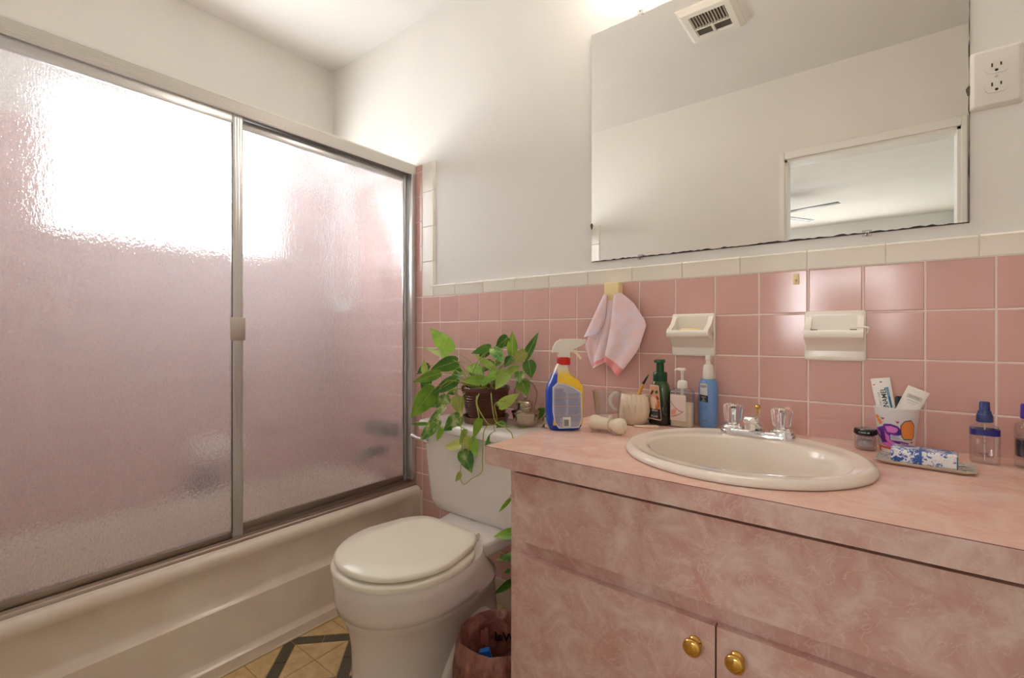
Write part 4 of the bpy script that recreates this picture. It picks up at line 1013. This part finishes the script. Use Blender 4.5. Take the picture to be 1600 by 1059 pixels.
cpoly('print_swirl', 'print_purple', PUR, [(325, 770), (345, 742), (430, 735), (515, 752), (560, 790), (560, 830), (520, 850), (420, 850), (430, 900), (560, 905), (655, 920), (640, 960), (590, 985), (470, 985), (330, 965), (300, 900), (250, 870), (255, 800)], .0003)
cpoly('print_swirl', 'print_pink', PNK, [(360, 768), (430, 757), (510, 772), (524, 806), (470, 826), (385, 822)], .0006)
cpoly('print_swirl', 'print_pink', PNK, [(345, 800), (372, 838), (412, 862), (418, 900), (520, 935), (470, 955), (400, 935), (368, 900)], .0006)
cpoly('print_swirl', 'print_pink', PNK, [(545, 915), (642, 928), (620, 962), (560, 950)], .0006)
cpoly('print_swirl', 'print_pink', PNK, [(310, 945), (380, 930), (470, 962), (520, 978), (400, 978), (330, 965)], .0006)
cpoly('print_swirl', 'print_pink', PNK, [(262, 812), (290, 830), (312, 880), (280, 862)], .0006)
cpoly('print_oval', 'print_navy', (50, 48, 120), [(510, 800), (540, 780), (558, 800), (556, 838), (528, 848), (508, 830)], .0008)
cpoly('print_patch', 'print_grey', (176, 176, 196), [(432, 842), (520, 858), (552, 884), (500, 892), (432, 884)], .0008)
for hx_, hy_ in ((512, 712), (690, 912), (330, 688)): cpoly('print_heart', 'print_red', (196, 62, 48), [(hx_-26, hy_-8), (hx_, hy_-6), (hx_+26, hy_-8), (hx_, hy_+14)], .0006)
for fx, fy in ((265, 680), (285, 715), (300, 735)): cpoly('print_flower', 'print_orange', ORG, [(fx+22*cos(t), fy+20*sin(t)) for t in [k*PI/4 for k in range(8)]], .0006)
def squeeze(name, label, a, b, wd, th_, cap, tilt_n=(0, -1, 0)):
    """a: crimped end, b: cap end; local frame: v along the tube from a to b"""
    a, b = Vector(a), Vector(b); L = (b-a).length
    t = thing(name, label, 'tube', a); dz = (b-a).normalized(); nrm = Vector(tilt_n); sxv = dz.cross(nrm).normalized(); nrm = sxv.cross(dz).normalized()
    def fr(u, v, d): return sxv*u + dz*v + nrm*d
    bm = BM(); rings = []
    for v, w, t_ in ((0, 1, .06), (.006, 1, .07), (.008, 1, .10), (.03, .985, .34), (.06, .95, .62), (L-.02, .86, .85), (L-.012, .80, .85), (L-.008, .4, .42)):
        rings.append([fr(wd/2*w*cos(x), v, th_/2*t_*sin(x)) for x in [2*PI*k/32 for k in range(32)]])
    loft(bm, rings, True, True); obj('tube_body', bm, mat(name+'_plastic', rgb(238, 232, 224), .3), t, ang=60)
    bm = BM(); loft(bm, [[fr(r*cos(x), v, r*sin(x)) for x in [2*PI*k/20 for k in range(20)]] for r, v in ((wd*.24, L-.008), (wd*.24, L))], True, True); obj('tube_cap', bm, WHITEP, t)
    def surf(u, v, d):
        k = (v-.008)/.05; tt = th_/2*(.10+.52*max(0, min(1, k))); return fr(u, v, tt*math.sqrt(max(0, 1-(2*u/wd)**2))+.0004+d)
    return t, surf
t1, f1 = squeeze('toothpaste_tube', 'white toothpaste tube with a blue stripe standing upright in the printed cup', (1.4345, -.0600, .9150), (1.4560, -.0640, .7700), .034, .022, 1)
# on this frame u runs to the left of the viewer, v downwards
def vt(f, du, dv, rot): return lambda u, v, d: f(du + (u*cos(rot)-v*sin(rot)), dv + (u*sin(rot)+v*cos(rot)), d)
SGN1 = 1.0
probe = f1(.01, .03, 0).x
SGN1 = 1.0 if probe > f1(-.01, .03, 0).x else -1.0        # +u to the viewer's right?
def tf(f, s): return lambda u, v, d: f(u*s, v, d)
g1 = tf(f1, SGN1)
# reading upwards: text x -> minus v, text y -> minus u
def upw(f, du, dv): return lambda u, v, d: f(du - v, dv - u, d)
for body, size, m_, du, dv, bo in (('ENAMEL', .0125, INKB, .0015, .0445, .0002), ('DAILY CARE', .0052, INKG, -.0068, .0440, 0), ('fluoride', .0052, INKBL, .0085, .030, 0)):
    bm = textbm(body, size, .00005, bold=bo); obj('lettering', place_text(bm, upw(g1, du, dv)), m_, t1, smooth=False)
for v in t1.children[-1].data.vertices: v.co.y -= .0006
printpoly(t1, 'blue_stripe', mat('stripe_blue', rgb(120, 168, 196), .35), [(.0058, .020), (.0112, .020), (.0118, .062), (.0080, .062)], g1, .0002, 3)
printpoly(t1, 'blue_stripe', mat('stripe_teal', rgb(44, 110, 150), .35), [(.0082, .040), (.0112, .040), (.0118, .064), (.0090, .064)], g1, .0004, 3)
printpoly(t1, 'orange_dot', mat('dot_orange', rgb(236, 150, 110), .35), blob(-.0125, .0135, .0022, .0018), g1, .0004, 2)
printpoly(t1, 'grey_mark', INKG, blob(.0000, .0085, .0022, .0016), g1, .0005, 2)
t2, f2 = squeeze('hand_cream_tube', 'cream-white tube leaning to the side in the printed cup', (1.4990, -.0500, .8945), (1.4480, -.0700, .7760), .038, .024, 1)
s2 = 1.0 if f2(.01, .03, 0).x > f2(-.01, .03, 0).x else -1.0
g2 = tf(f2, s2)
for body, size, m_, dv in (('EXTRE', .0062, INKG, .0200), ('nourishing hand', .0032, INKB, .0285), ('cream 50 mL', .0028, INKG, .0335)):
    bm = textbm(body, size, .00005); obj('lettering', place_text(bm, (lambda dv_: lambda u, v, d: g2(u, dv_-v, d))(dv)), m_, t2, smooth=False)
printpoly(t2, 'logo_frame', mat('logo_frame_grey', rgb(208, 200, 186), .4), [(-.013, .0155), (.013, .0155), (.013, .0245), (-.013, .0245)], g2, .0, 4)
bh = thing('black_brush_handle', 'short black handle standing between the two tubes in the cup', 'brush', (1.466, -.046, ZC1+.006))
bm = BM(); tube(bm, [(0, 0, 0), (.002, .004, .06), (.001, .006, .104), (.001, .006, .108)], [.005, .006, .0075, .005], 14); obj('handle', bm, BLACK, bh)
ws = thing('white_toothbrush_handle', 'thin white stick end showing behind the leaning tube in the cup', 'toothbrush', (1.473, -.040, ZC1+.006))
bm = BM(); tube(bm, [(0, 0, 0), (.005, .003, .06), (.0085, .005, .113), (.0085, .005, .115)], [.003, .0035, .0045, .003], 12); obj('handle', bm, WHITEP, ws)

# plate with the wrapped soap
pl = thing('trinket_plate', 'flat patterned trinket plate under the blue and white wrapped soap', 'plate', (1.499, -.1785, ZC1), -.11)
PLM = mat('plate_pattern', rgb(200, 204, 196), .15)
n_ = noise(PLM, coords(PLM), 46, 4, .7, 2.0)
lk(PLM, ramp(PLM, n_, [(.38, rgb(92, 112, 132)), (.47, rgb(176, 184, 186)), (.55, rgb(214, 206, 184)), (.64, rgb(120, 140, 112))]), P_(PLM).inputs['Base Color'])
bm = BM(); loft(bm, [[Vector((x*(1), y, z)) for x, y in rrect(-a, a, -b, b, r, 4)] for a, b, r, z in ((.052, .026, .006, 0), (.060, .031, .006, .0018), (.0705, .0368, .006, .0070), (.0705, .0368, .006, .0082))], True, False)
obj('plate_underside', bm, mat('plate_side', rgb(206, 190, 172), .2), pl, ang=60)
bm = BM(); loft(bm, [[Vector((x, y, z)) for x, y in rrect(-a, a, -b, b, r, 4)] for a, b, r, z in ((.0705, .0368, .006, .0082), (.068, .035, .006, .0084), (.056, .028, .006, .0045), (.002, .001, .0005, .0042))], False, True); obj('plate_top', bm, PLM, pl, ang=60)
ws2 = thing('wrapped_soap', 'bar of soap in blue and white floral paper lying on the flat plate', 'soap', (1.4975, -.1895, ZC1+.0075), -.085)
FLO = mat('floral_paper', rgb(230, 232, 236), .3)
v_ = coords(FLO); n_ = noise(FLO, v_, 110, 3, .6, 2.2)
m_ = noise(FLO, v_, 40, 2)
mult = nd(FLO, 'ShaderNodeMath', operation='ADD'); lk(FLO, n_, mult.inputs[0]); lk(FLO, m_, mult.inputs[1])
sep = nd(FLO, 'ShaderNodeMath', operation='MULTIPLY'); lk(FLO, mult.outputs[0], sep.inputs[0]); sep.inputs[1].default_value = .5
lk(FLO, ramp(FLO, sep.outputs[0], [(.45, rgb(40, 80, 158)), (.495, rgb(92, 132, 190)), (.515, rgb(232, 232, 232))]), P_(FLO).inputs['Base Color'])
bm = BM(); box(bm, -.0465, .0465, -.024, .024, 0, .0255, .0035, 3); obj('soap_wrapper', bm, FLO, ws2)
bx('paper_band', mat('band_blue', rgb(52, 92, 164), .3), ws2, -.0060, -.0015, -.0245, .0245, .0002, .0259, .0004)
bx('paper_edge', mat('paper_teal', rgb(60, 104, 124), .3), ws2, .0450, .0468, -.0243, .0243, .0002, .0230, .0004)

# atomiser, dark bottle
at = thing('spray_atomiser', 'small clear spray bottle with a navy cap and navy band by the plate', 'spray bottle', (1.5925, -.082, ZC1))
bm = BM(); loft(bm, [[Vector((x, y, z)) for x, y in rrect(-a, a, -b, b, min(a, b)*.6, 6)] for a, b, z in ((.019, .0135, 0), (.0205, .015, .003), (.0205, .015, .066), (.0185, .0135, .071), (.010, .0095, .0755), (.0085, .0085, .079))], True, True); obj('clear_bottle', bm, CLEARP, at, ang=60)
bm = BM(); loft(bm, [[Vector((x, y, z)) for x, y in rrect(-.0208, .0208, -.0153, .0153, .0092, 6)] for z in (.0545, .0660)], False, False); obj('navy_band', bm, mat('navy_band', rgb(34, 34, 120), .25), at, ang=60)
NAVY = mat('navy_cap', rgb(44, 62, 118), .25)
bm = BM(); lathe(bm, [(.0118, .0792), (.0122, .081), (.0116, .093), (.0100, .0945), (.0094, .1000), (.0080, .1008), (.0074, .1160), (.0060, .1180)], 26); obj('spray_cap', bm, NAVY, at)
bm = BM(); tube(bm, [(0, 0, .004), (0, 0, .079)], .0011, 8); obj('dip_tube', bm, WHITEP, at)
af = lambda u, v, d: Vector((u, -.0154-d, v))
for body, size, dv, m_ in (('refreshing', .0048, .0490, INKR), ('mist', .0042, .0405, INKR), ('ROSE', .0052, .0200, INKB), ('WATER SPRAY', .0042, .0155, INKB)):
    bm = textbm(body, size, .00005); obj('lettering', place_text(bm, off(af, -.003, dv)), m_, at, smooth=False)
db = thing('dark_liquid_bottle', 'clear bottle of dark blue liquid with a purple cap at the counter end', 'bottle', (1.653, -.075, ZC1))
bm = BM(); lathe(bm, [(.0185, 0), (.0200, .002), (.0200, .074), (.0180, .080), (.010, .086), (.010, .090)], 32); obj('clear_bottle', bm, CLEARP, db)
bm = BM(); lathe(bm, [(.0178, .020), (.0186, .022), (.0186, .050), (.018, .051)], 32); obj('dark_liquid', bm, mat('dark_blue_liquid', rgb(22, 26, 48), .1), db)
bm = BM(); lathe(bm, [(.0120, .0905), (.0125, .092), (.0118, .116), (.010, .118)], 26); obj('purple_cap', bm, mat('purple_cap', rgb(86, 62, 170), .3), db)

# ---------------------------------------------------------------- pothos on the tank
TZ = .7063
pp = thing('potted_pothos', 'trailing green pothos in a brown pot on the toilet tank', 'plant', (0, 0, 0))
PX, PY = .356, -.120
POTM = mat('brown_glaze', rgb(84, 46, 34), .22)
bm = BM(); rings = []
for r, z in ((.055, .010), (.060, .012), (.064, .03), (.069, .06), (.074, .095), (.076, .108), (.0785, .110), (.0790, .122), (.0770, .124), (.0735, .120), (.071, .10), (.003, .098)):
    rings.append(ring(PX, PY, TZ+z, r*1.07, n=40))
loft(bm, rings, True, True)
obj('pot', bm, POTM, pp, ang=50)
for k in range(9):
    z = .026+k*.0085; r = (.0632+(z-.03)*.167)*1.07
    bm = BM(); tube(bm, [Vector((PX+(r)*cos(t), PY+(r)*sin(t), TZ+z)) for t in [2*PI*i/40 for i in range(41)]], .0013, 5, False); obj('pot_rib', bm, POTM, pp)
bm = BM(); lathe(bm, [(.069, 0), (.074, .001), (.0815, .020), (.0825, .024), (.0785, .024), (.071, .008), (.003, .0075)], 40, PX, PY)
for v in bm.verts: v.co.z += TZ
obj('saucer', bm, mat('saucer_brown', rgb(128, 92, 62), .3), pp, ang=50)
bm = BM(); lathe(bm, [(.0705, .0), (.0705, .004), (.04, .009), (.002, .01)], 28, PX, PY)
for v in bm.verts: v.co.z += TZ+.1
obj('soil', bm, mat('soil', rgb(52, 38, 30), .95), pp)
def leafmat(name, dark, light, var=0.0):
    m = bpy.data.materials.new(name); m.use_nodes = True; p = P_(m)
    v = coords(m); n = noise(m, v, 28 if var else 14, 4, .6)
    c = ramp(m, n, [(.35, rgb(*dark)), (.62, rgb(*light))]) if not var else ramp(m, n, [(.40, rgb(*dark)), (.52, rgb(*light)), (.62, rgb(206, 214, 150))])
    oi = nd(m, 'ShaderNodeObjectInfo'); hs_ = nd(m, 'ShaderNodeHueSaturation'); mr_ = nd(m, 'ShaderNodeMapRange'); lk(m, oi.outputs['Random'], mr_.inputs[0]); mr_.inputs[3].default_value = .8; mr_.inputs[4].default_value = 1.15
    lk(m, mr_.outputs[0], hs_.inputs['Value']); lk(m, c, hs_.inputs['Color']); lk(m, hs_.outputs[0], p.inputs['Base Color'])
    p.inputs['Roughness'].default_value = .32
    tr = nd(m, 'ShaderNodeBsdfTranslucent'); lk(m, hs_.outputs[0], tr.inputs['Color'])
    mx = nd(m, 'ShaderNodeMixShader'); mx.inputs[0].default_value = .28; out = m.node_tree.nodes['Material Output']
    lk(m, p.outputs[0], mx.inputs[1]); lk(m, tr.outputs[0], mx.inputs[2]); lk(m, mx.outputs[0], out.inputs[0]); return m
LM = {'g': leafmat('leaf_mid', (104, 156, 40), (150, 192, 62)), 'd': leafmat('leaf_dark', (58, 112, 36), (96, 148, 52)), 'l': leafmat('leaf_light', (138, 172, 62), (176, 198, 96)),
      'y': leafmat('leaf_yellow', (150, 164, 62), (188, 190, 92)), 'v': leafmat('leaf_variegated', (70, 128, 50), (128, 172, 84), 1)}
VEIN = mat('leaf_vein', rgb(176, 200, 110), .4); STEM = mat('vine_stem', rgb(150, 160, 70), .45)
CAMV = Vector((1.428, -1.352, 1.01))
def leaf(b, t, w, tone, name='leaf'):
    b, t = Vector(b), Vector(t); ax = (t-b); L = ax.length; ax.normalize()
    vw = (CAMV-(b+t)/2).normalized(); vw = (vw + Vector((random.uniform(-.45, .45), random.uniform(-.2, .2), random.uniform(-.1, .6)))).normalized()
    n = (vw - ax*vw.dot(ax)).normalized(); s = ax.cross(n).normalized()
    bm = BM(); st = ((-.04, .28), (.03, .72), (.14, .95), (.28, 1.0), (.44, .93), (.60, .74), (.75, .48), (.88, .24), (1.0, .0)); rows = []
    cup = random.uniform(.05, .22); bend = random.uniform(-.02, .10); hw = w*.56
    for f_, k in st:
        row = []
        for q_ in (-1, -.55, 0, .55, 1):
            x = hw*k*q_; back = -.05*L*(abs(q_)**2) if f_ < .05 else 0
            h = cup*abs(x) - bend*L*(f_**2) + .03*hw*sin(9*f_)*q_*q_
            row.append(bm.verts.new(b + ax*(f_*L+back) + s*x + n*h))
        rows.append(row)
    for r0, r1 in zip(rows[:-1], rows[1:]):
        for i in range(4): bm.faces.new((r0[i], r0[i+1], r1[i+1], r1[i]))
    bmesh.ops.remove_doubles(bm, verts=bm.verts, dist=1e-5)
    for v in bm.verts:
        if v.co.y > -.004: v.co.y = -.004
    lo = obj(name, bm, LM[tone], pp, ang=80)
    if w > .028:
        bmv = BM(); tube(bmv, [b + ax*(f_*L) + n*(-bend*L*f_*f_+.0006) for f_ in (0, .25, .5, .75, .95)], [.0008, .0007, .0006, .0005, .0002], 5); obj('midrib', bmv, VEIN, lo)
    return lo
LEAVES = [
    (0.215,-0.15,0.95,0.106,-0.15,1.033,0.054,'g'), (0.216,-0.16,0.925,0.08,-0.17,0.965,0.016,'l'), (0.255,-0.16,0.914,0.157,-0.2,0.881,0.047,'d'),
    (0.21,-0.2,0.872,0.116,-0.24,0.838,0.034,'g'), (0.133,-0.2,0.87,0.129,-0.2,0.918,0.023,'l'), (0.097,-0.15,0.894,0.054,-0.17,0.858,0.027,'d'),
    (0.264,-0.17,0.851,0.191,-0.22,0.799,0.039,'d'), (0.188,-0.21,0.815,0.113,-0.25,0.706,0.061,'g'), (0.177,-0.2,0.816,0.09,-0.22,0.772,0.025,'g'),
    (0.097,-0.15,0.844,0.069,-0.16,0.794,0.035,'v'), (0.295,-0.2,0.795,0.33,-0.22,0.736,0.039,'y'), (0.236,-0.18,0.783,0.161,-0.2,0.749,0.039,'v'),
    (0.258,-0.22,0.759,0.189,-0.24,0.705,0.03,'v'), (0.248,-0.24,0.715,0.163,-0.26,0.636,0.043,'v'), (0.33,-0.22,0.734,0.271,-0.24,0.683,0.047,'v'),
    (0.2,-0.25,0.7,0.133,-0.27,0.694,0.011,'d'), (0.274,-0.25,0.692,0.249,-0.25,0.647,0.018,'g'), (0.452,-0.12,0.998,0.399,-0.12,0.96,0.035,'d'),
    (0.472,-0.12,0.943,0.458,-0.1,1.021,0.032,'g'), (0.506,-0.09,0.93,0.544,-0.07,1.019,0.028,'d'), (0.393,-0.14,0.966,0.32,-0.16,0.943,0.026,'d'),
    (0.38,-0.13,0.962,0.347,-0.15,0.922,0.03,'d'), (0.409,-0.14,0.962,0.464,-0.16,0.915,0.037,'v'), (0.511,-0.08,0.919,0.523,-0.08,0.862,0.041,'d'),
    (0.511,-0.1,0.95,0.472,-0.13,0.908,0.034,'y'), (0.471,-0.12,0.934,0.453,-0.14,0.9,0.031,'d'), (0.39,-0.17,0.854,0.317,-0.2,0.854,0.029,'g'),
    (0.501,-0.18,0.89,0.474,-0.21,0.834,0.042,'l'), (0.511,-0.19,0.892,0.552,-0.18,0.91,0.022,'l'), (0.421,-0.15,0.893,0.347,-0.17,0.943,0.023,'l'),
    (0.496,-0.1,0.855,0.522,-0.1,0.807,0.044,'g'), (0.484,-0.2,0.781,0.542,-0.17,0.825,0.032,'l'), (0.468,-0.15,0.716,0.461,-0.19,0.693,0.036,'d'),
    (0.536,-0.13,0.701,0.495,-0.2,0.681,0.022,'g'), (0.432,-0.235,0.739,0.412,-0.245,0.675,0.024,'g'), (0.483,-0.22,0.698,0.456,-0.24,0.658,0.021,'d'),
    (0.368,-0.235,0.698,0.352,-0.245,0.649,0.018,'l'), (0.354,-0.235,0.648,0.266,-0.24,0.63,0.032,'y'), (0.363,-0.24,0.627,0.407,-0.245,0.567,0.044,'v'),
    (0.403,-0.24,0.674,0.429,-0.245,0.618,0.029,'g'), (0.382,-0.24,0.678,0.391,-0.245,0.634,0.022,'y'), (0.353,-0.24,0.554,0.327,-0.24,0.521,0.019,'y'),
    (0.422,-0.18,0.865,0.406,-0.2,0.84,0.021,'g'), (0.305,-0.14,0.899,0.39,-0.17,0.873,0.039,'g'), (0.309,-0.12,0.871,0.271,-0.12,0.897,0.033,'v'),
    (0.451,-0.17,0.886,0.423,-0.2,0.854,0.031,'g'), (0.461,-0.15,0.849,0.433,-0.18,0.86,0.031,'d'), (0.503,-0.12,0.886,0.511,-0.13,0.851,0.031,'v'),
    (0.365,-0.1,0.916,0.346,-0.12,0.878,0.031,'d'), (0.414,-0.1,0.934,0.387,-0.11,0.896,0.027,'g'), (0.249,-0.13,0.874,0.206,-0.15,0.845,0.034,'d'),
    (0.539,-0.04,0.761,0.52,-0.04,0.716,0.023,'d'), (0.236,-0.14,0.812,0.218,-0.17,0.796,0.028,'v'), (0.2,-0.12,0.894,0.249,-0.13,0.863,0.032,'g'),
    (0.565,-0.25,0.518,0.518,-0.25,0.463,0.011,'g'), (0.585,-0.25,0.422,0.516,-0.27,0.401,0.029,'g'), (0.583,-0.25,0.355,0.525,-0.27,0.333,0.021,'v'),
    (0.565,-0.25,0.306,0.55,-0.26,0.297,0.011,'d'), (0.578,-0.25,0.275,0.513,-0.27,0.227,0.024,'d'),
]
random.seed(21)
top_c = Vector((PX, PY, TZ+.112))
VINES = [[top_c+Vector((-.05, -.03, 0)), (.275, -.215, .815), (.25, -.245, .745), (.225, -.256, .70), (.205, -.256, .672)],
 [top_c+Vector((-.055, .0, 0)), (.26, -.19, .85), (.225, -.20, .83), (.19, -.205, .80), (.165, -.21, .79)],
 [top_c+Vector((-.02, -.05, 0)), (.330, -.212, .80), (.345, -.236, .735), (.360, -.2415, .66), (.352, -.2415, .56)],
 [top_c+Vector((.015, -.055, 0)), (.395, -.212, .79), (.425, -.232, .735), (.412, -.2415, .68), (.385, -.2415, .62)],
 [top_c+Vector((.05, -.03, 0)), (.455, -.205, .80), (.475, -.21, .735), (.53, -.225, .722), (.572, -.245, .700), (.580, -.262, .60), (.588, -.258, .48), (.584, -.255, .40), (.586, -.255, .33), (.580, -.255, .26)],
 [top_c+Vector((.03, -.055, .012)), (.40, -.215, .79), (.425, -.222, .755), (.455, -.215, .722), (.482, -.21, .735), (.476, -.215, .785), (.495, -.212, .80)],
 [(.44, -.20, .72), (.452, -.24, .700), (.450, -.243, .62), (.445, -.242, .575), (.40, -.240, .545), (.365, -.240, .520), (.345, -.240, .545)]]
VP = []
for V in VINES:
    sp_ = smoothpath(V, 6); bm = BM(); tube(bm, sp_, [.0021-.0009*k/len(sp_) for k in range(len(sp_))], 6); obj('vine', bm, STEM, pp); VP += sp_[4:]
for i, L_ in enumerate(LEAVES):
    b, t = L_[0:3], L_[3:6]; leaf(b, t, L_[6]*1.02, L_[7])
    bv = Vector(b)
    if bv.z < TZ+.10:
        src = min(VP, key=lambda q_: (q_-bv).length + (.02 if q_.z < bv.z else 0))
        if (src-bv).length < .004: continue
        pts = [src, (src+bv)/2 + Vector((0, -.003, .006)), bv]
    else:
        base = top_c + Vector((random.uniform(-.05, .05), random.uniform(-.05, .03), 0))
        pts = [base, (base+bv)/2 + Vector((0, -.012, .03)), bv]
    P3 = smoothpath(pts, 6)
    bm = BM(); tube(bm, P3, [.0016-.0006*k/len(P3) for k in range(len(P3))], 6); obj('stem', bm, STEM, pp)

# ---------------------------------------------------------------- small metal kettle and ball on the tank
kt = thing('metal_kettle', 'small silver lidded pot with an arched wire handle beside the plant', 'kettle', (.512, -.098, TZ))
SIL = mat('aged_silver', rgb(186, 172, 156), .2, 1.0)
bm = BM(); lathe(bm, [(.024, 0), (.028, .002), (.040, .020), (.0445, .040), (.0450, .045), (.0475, .047), (.0475, .050), (.044, .0525), (.030, .055), (.028, .057)], 40); obj('body', bm, SIL, kt, ang=50)
bm = BM(); lathe(bm, [(.0275, .0575), (.0275, .061), (.025, .063), (.025, .078), (.0265, .080), (.0240, .083), (.010, .086), (.005, .088), (.005, .092), (.0075, .096), (.005, .101), (.001, .1025)], 36); obj('lid', bm, SIL, kt, ang=50)
bm = BM(); tube(bm, smoothpath([(-.043*.94, .015, .048)] + [(-.046*cos(t)*.98, .0, .105+.046*sin(t)) for t in [k*PI/8 for k in range(9)]] + [(.043*.94, -.015, .048)], 3), .0022, 8); obj('handle', bm, mat('handle_metal', rgb(140, 124, 110), .3, 1.0), kt)
ba = thing('metal_ball', 'little shiny metal ball ornament behind the spray bottle', 'ornament', (.579, -.075, TZ))
bm = BM(); lathe(bm, [(.011, 0), (.014, .003), (.010, .008), (.008, .012), (.0125, .018), (.0145, .026), (.0115, .034), (.004, .038), (.001, .0385)], 26); obj('ornament_body', bm, SIL, ba)

# ---------------------------------------------------------------- wastebasket
wbk = thing('wastebasket', 'pinkish wastebasket lined with a crumpled plastic bag by the vanity', 'wastebasket', (.683, -.452, 0))
bm = BM(); loft(bm, [ring(0, 0, z, r, n=40) for r, z in ((.074, .001), (.076, .004), (.0915, .250), (.0900, .250), (.0745, .006), (.003, .005))], True, True); obj('bin', bm, mat('bin_pink', rgb(178, 112, 102), .45), wbk, ang=60)
LIN = mat('liner_bag', rgb(178, 112, 98), .32, coat=.2)
v_ = coords(LIN); n_ = noise(LIN, v_, 18, 4, .6, 1.0); bump(LIN, n_, .7, .01)
lk(LIN, ramp(LIN, n_, [(.35, rgb(112, 64, 56)), (.6, rgb(156, 102, 90)), (.75, rgb(190, 148, 134))]), P_(LIN).inputs['Base Color'])
random.seed(5); ph = [random.uniform(0, 6.28) for _ in range(9)]
bm = BM(); rings = []
for r, z, wv in ((.070, .030, .002), (.078, .10, .003), (.0845, .20, .003), (.0885, .262, .0015), (.0925, .270, .0015), (.0975, .262, .003), (.101, .235, .006), (.103, .18, .009), (.099, .10, .010), (.096, .05, .012)):
    rings.append([Vector(((r+wv*(sin(7*t+ph[0]+z*20)+.6*sin(13*t+ph[1]-z*31)+.4*sin(21*t+ph[2])))*cos(t), (r+wv*(sin(7*t+ph[0]+z*20)+.6*sin(13*t+ph[1]-z*31)+.4*sin(21*t+ph[2])))*sin(t), z+wv*.6*sin(3*t+ph[3]))) for t in [2*PI*k/96 for k in range(96)]])
rings = [[p if p.x < .097 else Vector((.097, p.y, p.z)) for p in r] for r in rings]
loft(bm, rings, True, False); obj('bag_liner', bm, LIN, wbk, ang=80)
bf_ = lambda u, v, d: Vector((.0845*sin(-u/.0845+.25), .0845*cos(-u/.0845+.25)-.0055-d*0, v))
bm = textbm('Wal', .034, .0001, bold=.0006)
obj('lettering', place_text(bm, lambda u, v, d: Vector(((.082)*sin((-u-.034)/.082), (.082)*cos((-u-.034)/.082)-.002, .205+v))), mat('bag_ink', rgb(52, 40, 44), .5), wbk, smooth=False)
tb = thing('blue_packet', 'bright blue plastic packet with a white mark lying in the wastebasket', 'packet', (.668, -.474, .2045), .62)
bm = BM(); box(bm, -.014, .014, -.008, .008, -.028, .028, .004, 3)
for v in bm.verts: v.co = Matrix.Rotation(-.25, 3, 'Y') @ v.co
obj('packet_body', bm, mat('bright_blue', rgb(28, 104, 196), .35), tb)
bm = BM(); tube(bm, [(-.008, -.0088, .006), (-.007, -.0092, .012), (0, -.0094, .014), (.006, -.0092, .011), (.006, -.0090, .005)], .0014, 6); obj('packet_mark', bm, INKW, tb)
